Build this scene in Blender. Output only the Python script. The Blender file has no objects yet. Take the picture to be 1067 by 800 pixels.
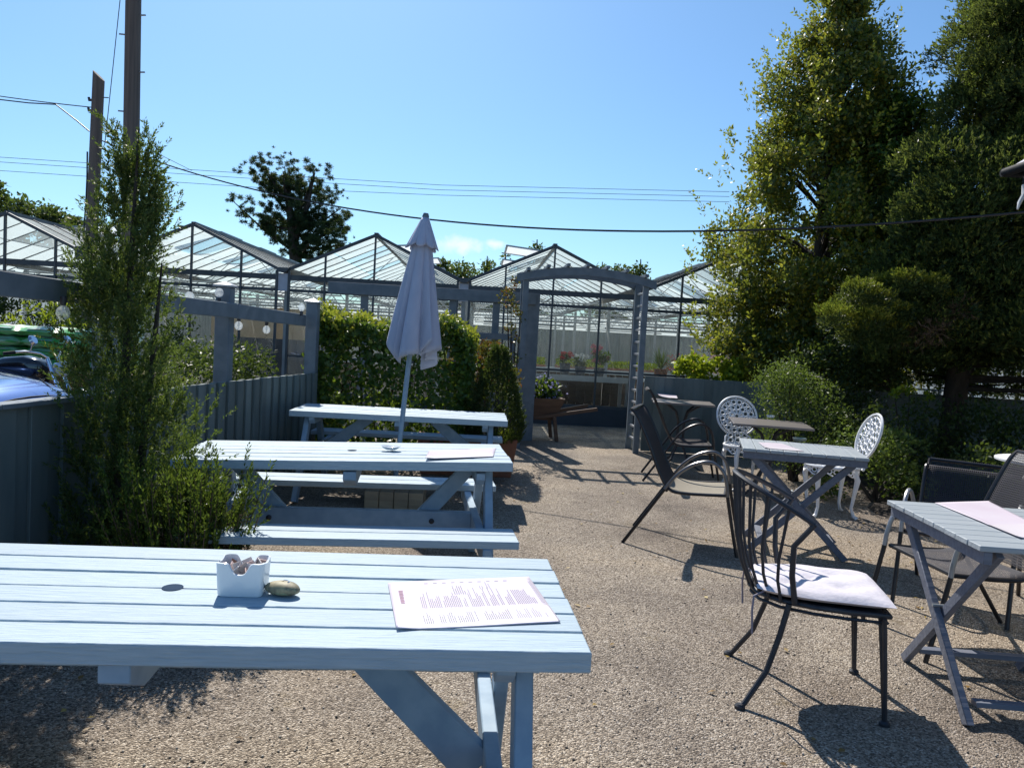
import bpy, math, random
import numpy as np
from mathutils import Vector, Matrix
PI = math.pi
SC = bpy.context.scene
COL = SC.collection
RNG = np.random.default_rng(11)
random.seed(5)

# ------------------------------------------------------------------ camera
EYE = 1.45
F_PX, CX, CY = 800.0, 533.5, 400.0
pit, rol = math.radians(3.36), math.radians(3.15)
cf = Vector((0, math.cos(pit), -math.sin(pit)))
r0 = Vector((1, 0, 0)); u0 = r0.cross(cf)
cu = u0 * math.cos(rol) - r0 * math.sin(rol)
cr = r0 * math.cos(rol) + u0 * math.sin(rol)
cam = bpy.data.cameras.new('camera'); camo = bpy.data.objects.new('camera', cam); COL.objects.link(camo)
m = Matrix.Identity(4)
for i in range(3):
    m[i][0] = cr[i]; m[i][1] = cu[i]; m[i][2] = -cf[i]
m[0][3], m[1][3], m[2][3] = 0, 0, EYE
camo.matrix_world = m
cam.sensor_width = 36; cam.lens = 36 * F_PX / 1067.0
cam.clip_end = 2000; cam.clip_start = 0.05
SC.camera = camo

def P(px, py, h):
    d = cf + cr * ((px - CX) / F_PX) - cu * ((py - CY) / F_PX)
    return Vector((0, 0, EYE)) + d * ((h - EYE) / d.z)
def D(px, py, y):
    d = cf + cr * ((px - CX) / F_PX) - cu * ((py - CY) / F_PX)
    return Vector((0, 0, EYE)) + d * (y / d.y)

# ------------------------------------------------------------------ materials
def _new(name):
    mt = bpy.data.materials.new(name); mt.use_nodes = True
    nt = mt.node_tree; nt.nodes.clear()
    out = nt.nodes.new('ShaderNodeOutputMaterial')
    return mt, nt, out
def _ramp(nt, stops):
    r = nt.nodes.new('ShaderNodeValToRGB')
    while len(r.color_ramp.elements) < len(stops): r.color_ramp.elements.new(0.5)
    for e, (p, c) in zip(r.color_ramp.elements, stops):
        e.position = p; e.color = (c[0], c[1], c[2], 1)
    return r
def _coords(nt, scale):
    tc = nt.nodes.new('ShaderNodeTexCoord'); mp = nt.nodes.new('ShaderNodeMapping')
    mp.inputs['Scale'].default_value = scale if isinstance(scale, tuple) else (scale,) * 3
    oi = nt.nodes.new('ShaderNodeObjectInfo')
    mul = nt.nodes.new('ShaderNodeVectorMath'); mul.operation = 'SCALE'
    mul.inputs[0].default_value = (31.0, 17.0, 23.0)
    nt.links.new(oi.outputs['Random'], mul.inputs['Scale'])
    add = nt.nodes.new('ShaderNodeVectorMath'); add.operation = 'ADD'
    nt.links.new(tc.outputs['Object'], add.inputs[0]); nt.links.new(mul.outputs[0], add.inputs[1])
    nt.links.new(add.outputs[0], mp.inputs['Vector'])
    return mp
def surf(name, c1, c2=None, rough=0.6, metal=0.0, scale=8.0, bump=0.0, detail=4, lo=0.35, hi=0.65, wear=None, wear_at=0.68, spec=0.5, coat=0, vary=0):
    mt, nt, out = _new(name)
    b = nt.nodes.new('ShaderNodeBsdfPrincipled'); nt.links.new(b.outputs[0], out.inputs[0])
    b.inputs['Roughness'].default_value = rough; b.inputs['Metallic'].default_value = metal
    b.inputs['Specular IOR Level'].default_value = spec
    b.inputs['Coat Weight'].default_value = coat; b.inputs['Coat Roughness'].default_value = 0.05
    if c2 is None: c2 = tuple(x * 0.82 for x in c1)
    mp = _coords(nt, scale)
    n = nt.nodes.new('ShaderNodeTexNoise'); n.inputs['Scale'].default_value = 1.0; n.inputs['Detail'].default_value = detail
    nt.links.new(mp.outputs[0], n.inputs['Vector'])
    r = _ramp(nt, [(lo, c1), (hi, c2)]); nt.links.new(n.outputs['Fac'], r.inputs[0])
    col = r.outputs[0]
    if wear:
        n2 = nt.nodes.new('ShaderNodeTexNoise'); n2.inputs['Scale'].default_value = 0.6; n2.inputs['Detail'].default_value = 8; n2.inputs['Roughness'].default_value = 0.75
        nt.links.new(mp.outputs[0], n2.inputs['Vector'])
        rr = _ramp(nt, [(wear_at, (0, 0, 0)), (wear_at + 0.05, (1, 1, 1))]); nt.links.new(n2.outputs['Fac'], rr.inputs[0])
        mx = nt.nodes.new('ShaderNodeMix'); mx.data_type = 'RGBA'
        nt.links.new(rr.outputs[0], mx.inputs[0]); nt.links.new(col, mx.inputs[6]); mx.inputs[7].default_value = (*wear, 1)
        col = mx.outputs[2]
    if vary:   # each board takes the paint a little differently
        g = nt.nodes.new('ShaderNodeNewGeometry'); rv = _ramp(nt, [(0, (1 - vary,) * 3), (1, (1 + vary * .4,) * 3)]); nt.links.new(g.outputs['Random Per Island'], rv.inputs[0])
        mv = nt.nodes.new('ShaderNodeMix'); mv.data_type = 'RGBA'; mv.blend_type = 'MULTIPLY'; mv.inputs[0].default_value = 1
        nt.links.new(col, mv.inputs[6]); nt.links.new(rv.outputs[0], mv.inputs[7]); col = mv.outputs[2]
    nt.links.new(col, b.inputs['Base Color'])
    if bump:
        bp = nt.nodes.new('ShaderNodeBump'); bp.inputs['Strength'].default_value = bump; bp.inputs['Distance'].default_value = 0.01
        nt.links.new(n.outputs['Fac'], bp.inputs['Height']); nt.links.new(bp.outputs[0], b.inputs['Normal'])
    return mt
def leafmat(name, stops, trans=0.35, gloss=0.25, tcol=(0.35, 0.5, 0.05)):
    mt, nt, out = _new(name)
    g = nt.nodes.new('ShaderNodeNewGeometry')
    r = _ramp(nt, stops); nt.links.new(g.outputs['Random Per Island'], r.inputs[0])
    b = nt.nodes.new('ShaderNodeBsdfPrincipled'); b.inputs['Roughness'].default_value = 0.45
    b.inputs['Specular IOR Level'].default_value = gloss
    nt.links.new(r.outputs[0], b.inputs['Base Color'])
    t = nt.nodes.new('ShaderNodeBsdfTranslucent')
    mx = nt.nodes.new('ShaderNodeMix'); mx.data_type = 'RGBA'; mx.inputs[0].default_value = 0.45
    nt.links.new(r.outputs[0], mx.inputs[6]); mx.inputs[7].default_value = (*tcol, 1)
    nt.links.new(mx.outputs[2], t.inputs[0])
    ms = nt.nodes.new('ShaderNodeMixShader'); ms.inputs[0].default_value = trans
    nt.links.new(b.outputs[0], ms.inputs[1]); nt.links.new(t.outputs[0], ms.inputs[2])
    nt.links.new(ms.outputs[0], out.inputs[0])
    return mt
def clear_glass(name, tint=(0.9, 0.95, 0.95), refl=0.12, dust=0):
    mt, nt, out = _new(name)
    t = nt.nodes.new('ShaderNodeBsdfTransparent'); t.inputs[0].default_value = (*tint, 1)
    g = nt.nodes.new('ShaderNodeBsdfGlossy'); g.inputs['Roughness'].default_value = 0.04
    fr = nt.nodes.new('ShaderNodeLayerWeight'); fr.inputs[0].default_value = refl
    ms = nt.nodes.new('ShaderNodeMixShader')
    if dust:
        dd = nt.nodes.new('ShaderNodeBsdfTranslucent'); dd.inputs[0].default_value = (0.75, 0.78, 0.76, 1)
        nn = nt.nodes.new('ShaderNodeTexNoise'); nn.inputs['Scale'].default_value = 1.3; nn.inputs['Detail'].default_value = 8
        tcx = nt.nodes.new('ShaderNodeTexCoord'); nt.links.new(tcx.outputs['Object'], nn.inputs['Vector'])
        rr = _ramp(nt, [(0.35, (dust * .4,) * 3), (0.7, (dust * 1.8,) * 3)]); nt.links.new(nn.outputs['Fac'], rr.inputs[0])
        m2 = nt.nodes.new('ShaderNodeMixShader'); nt.links.new(rr.outputs[0], m2.inputs[0]); nt.links.new(t.outputs[0], m2.inputs[1]); nt.links.new(dd.outputs[0], m2.inputs[2])
        t = m2
    nt.links.new(fr.outputs['Fresnel'], ms.inputs[0]); nt.links.new(t.outputs[0], ms.inputs[1]); nt.links.new(g.outputs[0], ms.inputs[2])
    nt.links.new(ms.outputs[0], out.inputs[0])
    return mt
def milky(name, col=(0.8, 0.86, 0.84), clear=0.3, vary=True):
    mt, nt, out = _new(name)
    t = nt.nodes.new('ShaderNodeBsdfTranslucent'); t.inputs[0].default_value = (*col, 1)
    d = nt.nodes.new('ShaderNodeBsdfDiffuse'); d.inputs[0].default_value = (*col, 1)
    a = nt.nodes.new('ShaderNodeMixShader'); a.inputs[0].default_value = 0.3
    nt.links.new(t.outputs[0], a.inputs[1]); nt.links.new(d.outputs[0], a.inputs[2])
    tr = nt.nodes.new('ShaderNodeBsdfTransparent'); tr.inputs[0].default_value = (0.9, 0.95, 0.96, 1)
    ms = nt.nodes.new('ShaderNodeMixShader'); ms.inputs[0].default_value = clear
    nt.links.new(a.outputs[0], ms.inputs[1]); nt.links.new(tr.outputs[0], ms.inputs[2])
    if vary:
        g = nt.nodes.new('ShaderNodeNewGeometry')
        r = _ramp(nt, [(0.0, (clear * .6,) * 3), (0.90, (clear,) * 3), (0.93, (0.7,) * 3)])
        nt.links.new(g.outputs['Random Per Island'], r.inputs[0]); nt.links.new(r.outputs[0], ms.inputs[0])
    nt.links.new(ms.outputs[0], out.inputs[0])
    return mt
def mesh_fabric(name, col, scale, hole=0.35, rough=0.5, axes='xz'):
    """woven sling / perforated panel: the weave leaves small holes"""
    mt, nt, out = _new(name)
    b = nt.nodes.new('ShaderNodeBsdfPrincipled'); b.inputs['Base Color'].default_value = (*col, 1); b.inputs['Roughness'].default_value = 0.75; b.inputs['Specular IOR Level'].default_value = 0.15
    tr = nt.nodes.new('ShaderNodeBsdfTransparent')
    tc = nt.nodes.new('ShaderNodeTexCoord'); mp = nt.nodes.new('ShaderNodeMapping'); mp.inputs['Scale'].default_value = (scale,) * 3
    nt.links.new(tc.outputs['Object'], mp.inputs[0])
    sp = nt.nodes.new('ShaderNodeSeparateXYZ'); nt.links.new(mp.outputs[0], sp.inputs[0])
    vals = []
    for ax in axes.upper():
        mm = nt.nodes.new('ShaderNodeMath'); mm.operation = 'SINE'; nt.links.new(sp.outputs[ax], mm.inputs[0])
        g = nt.nodes.new('ShaderNodeMath'); g.operation = 'GREATER_THAN'; g.inputs[1].default_value = math.cos(PI * math.sqrt(hole)); nt.links.new(mm.outputs[0], g.inputs[0]); vals.append(g)
    mu = nt.nodes.new('ShaderNodeMath'); mu.operation = 'MULTIPLY'
    nt.links.new(vals[0].outputs[0], mu.inputs[0]); nt.links.new(vals[1].outputs[0], mu.inputs[1])
    ms = nt.nodes.new('ShaderNodeMixShader'); nt.links.new(mu.outputs[0], ms.inputs[0])
    nt.links.new(b.outputs[0], ms.inputs[1]); nt.links.new(tr.outputs[0], ms.inputs[2]); nt.links.new(ms.outputs[0], out.inputs[0])
    return mt

M = {}
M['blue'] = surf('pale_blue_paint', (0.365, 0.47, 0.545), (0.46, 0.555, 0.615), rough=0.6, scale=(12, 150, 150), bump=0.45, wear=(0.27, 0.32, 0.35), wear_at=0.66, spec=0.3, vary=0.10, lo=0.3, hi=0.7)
M['blue_shaded'] = surf('pale_blue_paint_shaded', (0.235, 0.335, 0.44), (0.31, 0.415, 0.51), rough=0.6, scale=14, bump=0.15, wear=(0.30, 0.34, 0.37), wear_at=0.72)  # same paint as the tops, darkened to put the frame's shade into it
M['grey_lit'] = surf('grey_paint_sunlit', (0.33, 0.37, 0.40), (0.40, 0.435, 0.46), rough=0.45, scale=(3, 50, 50), bump=0.3, wear=(0.46, 0.49, 0.5), wear_at=0.7)  # folding table paint for the tops, sunlight put into the colour
M['grey'] = surf('grey_paint_shaded', (0.125, 0.14, 0.185), (0.165, 0.18, 0.225), rough=0.55, scale=(3, 50, 50), bump=0.3, wear=(0.42, 0.44, 0.45), wear_at=0.72)  # same grey paint for legs and aprons, shade put into the colour
M['slate'] = surf('slate_paint', (0.112, 0.15, 0.152), (0.155, 0.193, 0.192), rough=0.7, scale=(9, 9, 2), bump=0.3, wear=(0.22, 0.245, 0.25), wear_at=0.66, vary=0.22)
M['trim'] = surf('blue_grey_paint', (0.115, 0.15, 0.18), (0.16, 0.195, 0.225), rough=0.65, scale=9, bump=0.3, wear=(0.25, 0.275, 0.285), wear_at=0.64)
M['black'] = surf('black_metal', (0.018, 0.020, 0.028), (0.03, 0.033, 0.042), rough=0.45, scale=20, bump=0.1)
M['dark_rod'] = surf('brown_black_metal', (0.05, 0.045, 0.045), (0.035, 0.035, 0.04), rough=0.35, metal=0.6, scale=20)
M['bronze_rod'] = surf('bronze_metal', (0.22, 0.21, 0.21), (0.16, 0.155, 0.16), rough=0.32, metal=0.7, scale=20)
M['pale_rod'] = surf('pale_grey_metal', (0.42, 0.43, 0.45), rough=0.35, metal=0.3, scale=20)
M['sling'] = mesh_fabric('dark_sling', (0.055, 0.05, 0.052), 900, 0.10)
M['sling_tan'] = mesh_fabric('tan_sling', (0.30, 0.27, 0.22), 900, 0.06, axes='xy')
M['weave'] = mesh_fabric('grey_woven_panel', (0.06, 0.058, 0.066), 560, 0.46, axes='yz')
M['weave_seat'] = mesh_fabric('grey_woven_seat', (0.10, 0.097, 0.106), 620, 0.28, axes='xy')
M['white_iron'] = surf('white_cast_iron', (0.72, 0.74, 0.77), (0.80, 0.81, 0.82), rough=0.5, scale=25, bump=0.1, wear=(0.45, 0.42, 0.38), wear_at=0.74)
M['white'] = surf('white_paint', (0.78, 0.79, 0.80), rough=0.5, scale=6)
M['ceramic'] = surf('glazed_ceramic', (0.74, 0.79, 0.82), (0.76, 0.80, 0.83), rough=0.15, scale=10)
M['cushion'] = surf('lilac_cushion_cloth', (0.60, 0.565, 0.62), (0.66, 0.625, 0.67), rough=0.9, scale=60, bump=0.25)
M['canopy'] = surf('grey_lilac_canvas', (0.42, 0.45, 0.56), (0.46, 0.49, 0.60), rough=0.85, scale=(14, 14, 5), bump=0.1)
M['paper'] = surf('pink_laminated_paper', (0.76, 0.66, 0.74), (0.80, 0.72, 0.79), rough=0.3, scale=5)
M['paper_pale'] = surf('pale_pink_paper', (0.80, 0.73, 0.77), (0.82, 0.77, 0.80), rough=0.3, scale=5)
M['ink'] = surf('dark_print', (0.27, 0.24, 0.30), rough=0.6)
M['ink_pale'] = surf('faded_print', (0.42, 0.38, 0.46), rough=0.6)
M['ink_pink'] = surf('maroon_print', (0.38, 0.17, 0.27), rough=0.6)
M['stone'] = surf('painted_pebble', (0.36, 0.31, 0.18), (0.12, 0.10, 0.075), rough=0.6, scale=45, bump=0.1, wear=(0.30, 0.33, 0.20), wear_at=0.55)
M['bluemark'] = surf('blue_brush_mark', (0.05, 0.22, 0.42), rough=0.4)
M['wood'] = surf('bare_timber', (0.42, 0.33, 0.22), (0.30, 0.235, 0.16), rough=0.8, scale=(3, 30, 30), bump=0.3)
M['rustwood'] = surf('brown_stained_wood', (0.10, 0.055, 0.035), (0.15, 0.085, 0.05), rough=0.7, scale=(4, 22, 22), bump=0.3)
M['polewood'] = surf('weathered_pole_wood', (0.17, 0.135, 0.115), (0.11, 0.09, 0.08), rough=0.85, scale=(30, 30, 1.2), bump=0.5)
M['bark'] = surf('bark', (0.055, 0.043, 0.034), (0.032, 0.027, 0.023), rough=0.9, scale=(18, 18, 5), bump=0.8)
M['terracotta'] = surf('terracotta', (0.30, 0.12, 0.065), (0.22, 0.095, 0.06), rough=0.8, scale=10, bump=0.2)
M['hole_dark'] = surf('hole_shade', (0.05, 0.075, 0.115), rough=1.0, spec=0.0)  # bluish shadow colour for the disc that stands for the umbrella hole
M['cable'] = surf('cable_sheath', (0.02, 0.021, 0.025), rough=0.5)
M['frame'] = surf('greenhouse_metal', (0.055, 0.065, 0.075), (0.085, 0.095, 0.105), rough=0.5, metal=0.2, scale=6)
M['galv'] = surf('galvanised_metal', (0.28, 0.31, 0.34), (0.36, 0.39, 0.41), rough=0.45, metal=0.4, scale=6)
M['lilacboard'] = surf('pale_lilac_board', (0.50, 0.53, 0.62), rough=0.6, scale=6)
M['glass'] = clear_glass('window_glass', (0.84, 0.9, 0.9), 0.22, 0.10)
M['bulb_glass'] = milky('bulb_glass', (0.9, 0.93, 0.95), clear=0.62, vary=False)
M['roofglass'] = milky('whitewashed_roof_glass', (0.88, 0.93, 0.90), clear=0.12)
M['sideglass'] = milky('whitewashed_side_glass', (0.84, 0.87, 0.88), clear=0.12, vary=False)
M['brick'] = surf('brown_brick', (0.23, 0.13, 0.095), (0.30, 0.20, 0.15), rough=0.85, scale=12, bump=0.3)
M['darkwall'] = surf('dark_painted_plinth', (0.06, 0.07, 0.085), rough=0.8, scale=5)
M['board'] = surf('grey_boarding', (0.17, 0.20, 0.21), (0.23, 0.255, 0.26), rough=0.75, scale=(14, 14, 2), bump=0.2)
M['tanboard'] = surf('tan_board', (0.42, 0.31, 0.20), (0.34, 0.25, 0.16), rough=0.8, scale=3)
M['staging'] = surf('pale_staging', (0.52, 0.55, 0.57), rough=0.6, scale=6)
M['soil'] = surf('dark_soil', (0.035, 0.026, 0.02), rough=0.95, scale=30, bump=0.6)
M['carblue'] = surf('metallic_blue_paint', (0.05, 0.13, 0.42), (0.055, 0.14, 0.44), rough=0.25, metal=0.5, scale=2, coat=1.0)
M['carglass'] = surf('dark_car_glass', (0.01, 0.012, 0.015), rough=0.05, coat=0.5)
M['rubber'] = surf('black_rubber', (0.018, 0.018, 0.019), rough=0.8, scale=30, bump=0.2)
M['chrome'] = surf('chrome', (0.62, 0.66, 0.72), rough=0.12, metal=1.0, scale=4)
M['blackgloss'] = surf('gloss_black_paint', (0.008, 0.009, 0.014), rough=0.12, scale=3, coat=1)
M['lamp'] = surf('headlamp_lens', (0.7, 0.72, 0.75), rough=0.05, coat=1)
M['sackgreen'] = surf('green_plastic_sack', (0.07, 0.42, 0.09), (0.42, 0.62, 0.45), rough=0.35, scale=(3, 9, 11), bump=0.4, lo=0.42, hi=0.66)
M['sackpale'] = surf('sack_print_panel', (0.62, 0.55, 0.45), (0.25, 0.50, 0.45), rough=0.4, scale=7)
M['slateroof'] = surf('roof_slate', (0.30, 0.29, 0.36), (0.24, 0.23, 0.30), rough=0.6, scale=14, bump=0.3)
M['soffit'] = surf('black_fascia', (0.012, 0.013, 0.016), rough=0.7, scale=8, spec=0.2)
M['render'] = surf('cream_render', (0.55, 0.53, 0.48), rough=0.85, scale=12, bump=0.2)
M['red'] = surf('red_petals', (0.55, 0.02, 0.03), (0.62, 0.06, 0.05), rough=0.5, scale=30)
M['ash'] = surf('ashtray_glaze', (0.16, 0.21, 0.20), rough=0.2, scale=20)

L = {}
L['holly'] = leafmat('holly_leaf', [(0.0, (0.028, 0.062, 0.016)), (0.45, (0.07, 0.115, 0.024)), (0.68, (0.16, 0.175, 0.026)), (0.88, (0.28, 0.24, 0.025)), (1.0, (0.42, 0.32, 0.03))], 0.44, 0.55, (0.45, 0.50, 0.05))
L['cypress'] = leafmat('cypress_spray', [(0.0, (0.020, 0.044, 0.02)), (0.6, (0.045, 0.078, 0.026)), (1.0, (0.115, 0.135, 0.037))], 0.36, 0.2, (0.30, 0.36, 0.06))
L['cylit'] = leafmat('cypress_sunlit', [(0.0, (0.06, 0.095, 0.025)), (0.5, (0.15, 0.175, 0.04)), (1.0, (0.28, 0.27, 0.06))], 0.34, 0.15)  # lighter leaf colour standing in for sun on the upper sprays
L['gold'] = leafmat('golden_juniper', [(0.0, (0.05, 0.08, 0.015)), (0.5, (0.17, 0.18, 0.025)), (1.0, (0.32, 0.29, 0.04))], 0.3, 0.15)
L['juniper'] = leafmat('juniper_needle', [(0.0, (0.028, 0.055, 0.018)), (0.5, (0.055, 0.09, 0.026)), (0.82, (0.10, 0.135, 0.036)), (1.0, (0.22, 0.21, 0.07))], 0.32, 0.3)
L['heath'] = leafmat('heath_shoot', [(0.0, (0.025, 0.042, 0.012)), (0.55, (0.05, 0.08, 0.018)), (0.85, (0.10, 0.15, 0.022)), (1.0, (0.24, 0.29, 0.04))], 0.28, 0.2)
L['twig'] = leafmat('dry_twig', [(0.0, (0.09, 0.06, 0.04)), (1.0, (0.19, 0.135, 0.09))], 0.05, 0.1, (0.2, 0.15, 0.1))
L['hedge'] = leafmat('hedge_leaf', [(0.0, (0.022, 0.058, 0.012)), (0.6, (0.05, 0.11, 0.018)), (0.88, (0.085, 0.15, 0.022)), (0.96, (0.2, 0.27, 0.035)), (1.0, (0.32, 0.36, 0.04))], 0.36, 0.45, (0.34, 0.48, 0.03))
L['hedgetop'] = leafmat('hedge_young_leaf', [(0.0, (0.10, 0.16, 0.02)), (0.6, (0.25, 0.28, 0.03)), (1.0, (0.42, 0.38, 0.06))], 0.4, 0.35, (0.5, 0.55, 0.05))
L['redleaf'] = leafmat('red_new_leaf', [(0.0, (0.025, 0.05, 0.012)), (0.5, (0.06, 0.09, 0.02)), (0.72, (0.17, 0.17, 0.025)), (0.86, (0.20, 0.05, 0.02)), (1.0, (0.28, 0.06, 0.03))], 0.3, 0.3, (0.30, 0.25, 0.03))
L['lime'] = leafmat('lime_leaf', [(0.0, (0.06, 0.11, 0.012)), (0.5, (0.17, 0.25, 0.02)), (1.0, (0.34, 0.38, 0.03))], 0.45, 0.3, (0.55, 0.65, 0.03))
L['shrub'] = leafmat('grey_green_leaf', [(0.0, (0.035, 0.06, 0.02)), (0.6, (0.085, 0.13, 0.035)), (1.0, (0.16, 0.21, 0.06))], 0.3, 0.2)
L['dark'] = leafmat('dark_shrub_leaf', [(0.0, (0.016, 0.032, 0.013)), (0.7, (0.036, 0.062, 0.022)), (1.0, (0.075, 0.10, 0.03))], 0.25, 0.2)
L['pine'] = leafmat('pine_needle', [(0.0, (0.012, 0.028, 0.018)), (0.7, (0.03, 0.052, 0.028)), (1.0, (0.055, 0.08, 0.035))], 0.15, 0.1)
L['far'] = leafmat('far_tree_leaf', [(0.0, (0.03, 0.055, 0.02)), (0.6, (0.065, 0.095, 0.03)), (1.0, (0.13, 0.13, 0.04))], 0.25, 0.2)
L['redflower'] = leafmat('red_flower', [(0.0, (0.42, 0.015, 0.025)), (1.0, (0.65, 0.08, 0.06))], 0.3, 0.2, (0.7, 0.05, 0.05))
L['pinkflower'] = leafmat('pink_flower', [(0.0, (0.45, 0.08, 0.12)), (1.0, (0.62, 0.22, 0.25))], 0.3, 0.2, (0.6, 0.2, 0.2))
L['whiteflower'] = leafmat('white_flower', [(0.0, (0.62, 0.62, 0.60)), (1.0, (0.80, 0.80, 0.78))], 0.3, 0.2, (0.8, 0.8, 0.75))
L['mauve'] = leafmat('mauve_flower', [(0.0, (0.25, 0.25, 0.55)), (1.0, (0.50, 0.48, 0.72))], 0.3, 0.2, (0.5, 0.5, 0.8))
L['sachet'] = leafmat('paper_sachet', [(0.0, (0.70, 0.66, 0.66)), (0.5, (0.62, 0.45, 0.42)), (0.75, (0.35, 0.17, 0.10)), (1.0, (0.75, 0.74, 0.72))], 0.1, 0.3, (0.7, 0.6, 0.6))

# ------------------------------------------------------------------ mesh building
def tag(o, label=None, cat=None, group=None, kind=None):
    if label: o['label'] = label
    if cat: o['category'] = cat
    if group: o['group'] = group
    if kind: o['kind'] = kind
    return o
def empty(name, loc=(0, 0, 0), rz=0.0, label=None, cat=None, group=None):
    o = bpy.data.objects.new(name, None); COL.objects.link(o)
    o.location = loc; o.rotation_euler = (0, 0, rz); o.empty_display_size = 0.1
    return tag(o, label, cat, group)
def copy_tree(o, parent=None):
    c = o.copy(); COL.objects.link(c); c.parent = parent
    for ch in list(o.children): copy_tree(ch, c)
    return c

class MB:
    def __init__(s): s.v = []; s.f = []
    def add(s, vs, fs):
        n = len(s.v); s.v += [tuple(v) for v in vs]; s.f += [tuple(i + n for i in f) for f in fs]; return s
    def box(s, c, size, rot=None):
        hx, hy, hz = size[0] / 2, size[1] / 2, size[2] / 2
        vs = [Vector((x, y, z)) for x in (-hx, hx) for y in (-hy, hy) for z in (-hz, hz)]
        if rot is not None: vs = [rot @ v for v in vs]
        c = Vector(c)
        return s.add([v + c for v in vs], [(0, 1, 3, 2), (4, 6, 7, 5), (0, 4, 5, 1), (2, 3, 7, 6), (0, 2, 6, 4), (1, 5, 7, 3)])
    def bar(s, a, b, w, h, up=(0, 0, 1)):
        """rectangular bar from a to b; w across, h along 'up'"""
        a, b = Vector(a), Vector(b); d = b - a; l = d.length; d.normalize()
        up = Vector(up); x = up.cross(d)
        if x.length < 1e-5: x = Vector((1, 0, 0)).cross(d)
        x.normalize(); z = d.cross(x)
        r = Matrix((x, d, z)).transposed()
        return s.box((a + b) / 2, (w, l, h), r)
    def tube(s, pts, r, n=8, cap=True, closed=False):
        pts = [Vector(p) for p in pts]; k = len(pts)
        rs = r if isinstance(r, (list, tuple)) else [r] * k
        base = len(s.v); prev = None
        for i, p in enumerate(pts):
            if closed: t = pts[(i + 1) % k] - pts[i - 1]
            else: t = pts[min(i + 1, k - 1)] - pts[max(i - 1, 0)]
            t.normalize()
            if prev is None:
                a = Vector((0, 0, 1)) if abs(t.z) < 0.9 else Vector((1, 0, 0))
                x = a.cross(t).normalized()
            else:
                x = prev - t * prev.dot(t)
                if x.length < 1e-6: x = t.orthogonal()
                x.normalize()
            prev = x; y = t.cross(x)
            for j in range(n):
                an = 2 * PI * j / n
                s.v.append(tuple(p + (x * math.cos(an) + y * math.sin(an)) * rs[i]))
        m_ = k if closed else k - 1
        for i in range(m_):
            for j in range(n):
                a = base + i * n + j; b = base + i * n + (j + 1) % n
                c = base + ((i + 1) % k) * n + (j + 1) % n; d = base + ((i + 1) % k) * n + j
                s.f.append((a, b, c, d))
        if cap and not closed:
            s.f.append(tuple(base + j for j in reversed(range(n))))
            s.f.append(tuple(base + (k - 1) * n + j for j in range(n)))
        return s
    def lathe(s, prof, n=24, c=(0, 0, 0), cap=True):
        base = len(s.v); c = Vector(c)
        for (r, z) in prof:
            for j in range(n):
                an = 2 * PI * j / n
                s.v.append((c.x + r * math.cos(an), c.y + r * math.sin(an), c.z + z))
        for i in range(len(prof) - 1):
            for j in range(n):
                s.f.append((base + i * n + j, base + i * n + (j + 1) % n, base + (i + 1) * n + (j + 1) % n, base + (i + 1) * n + j))
        if cap:
            s.f.append(tuple(base + j for j in reversed(range(n))))
            s.f.append(tuple(base + (len(prof) - 1) * n + j for j in range(n)))
        return s
    def prism(s, poly, a, b, axis='y'):
        """poly (u,w) extruded along axis from a to b"""
        n = len(poly)
        def mk(u, w, t): return {'y': (u, t, w), 'x': (t, u, w), 'z': (u, w, t)}[axis]
        vs = [mk(u, w, a) for u, w in poly] + [mk(u, w, b) for u, w in poly]
        fs = [tuple(range(n)), tuple(reversed(range(n, 2 * n)))] + [(i, n + i, n + (i + 1) % n, (i + 1) % n) for i in range(n)]
        return s.add(vs, fs)
    def sheet(s, grid, thick=0.0):
        """grid[i][j] of points -> sheet, optional thickness along -z"""
        ni, nj = len(grid), len(grid[0]); base = len(s.v)
        for row in grid:
            for p in row: s.v.append(tuple(p))
        for i in range(ni - 1):
            for j in range(nj - 1):
                a = base + i * nj + j
                s.f.append((a, a + nj, a + nj + 1, a + 1))
        return s
    def build(s, name, mt, parent=None, bevel=0.0, smooth=True, seg=1, solid=0.0, angle=40):
        me = bpy.data.meshes.new(name); me.from_pydata(s.v, [], s.f); me.update()
        import bmesh
        bm = bmesh.new(); bm.from_mesh(me); bmesh.ops.recalc_face_normals(bm, faces=bm.faces); bm.to_mesh(me); bm.free()
        me.materials.append(mt)
        if smooth:
            me.shade_smooth(); me.set_sharp_from_angle(angle=math.radians(angle))
        o = bpy.data.objects.new(name, me); COL.objects.link(o)
        if parent is not None: o.parent = parent
        if solid:
            md = o.modifiers.new('solid', 'SOLIDIFY'); md.thickness = solid; md.offset = 0
        if bevel:
            md = o.modifiers.new('bevel', 'BEVEL'); md.width = bevel; md.segments = seg; md.limit_method = 'ANGLE'; md.angle_limit = math.radians(50)
        return o

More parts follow.
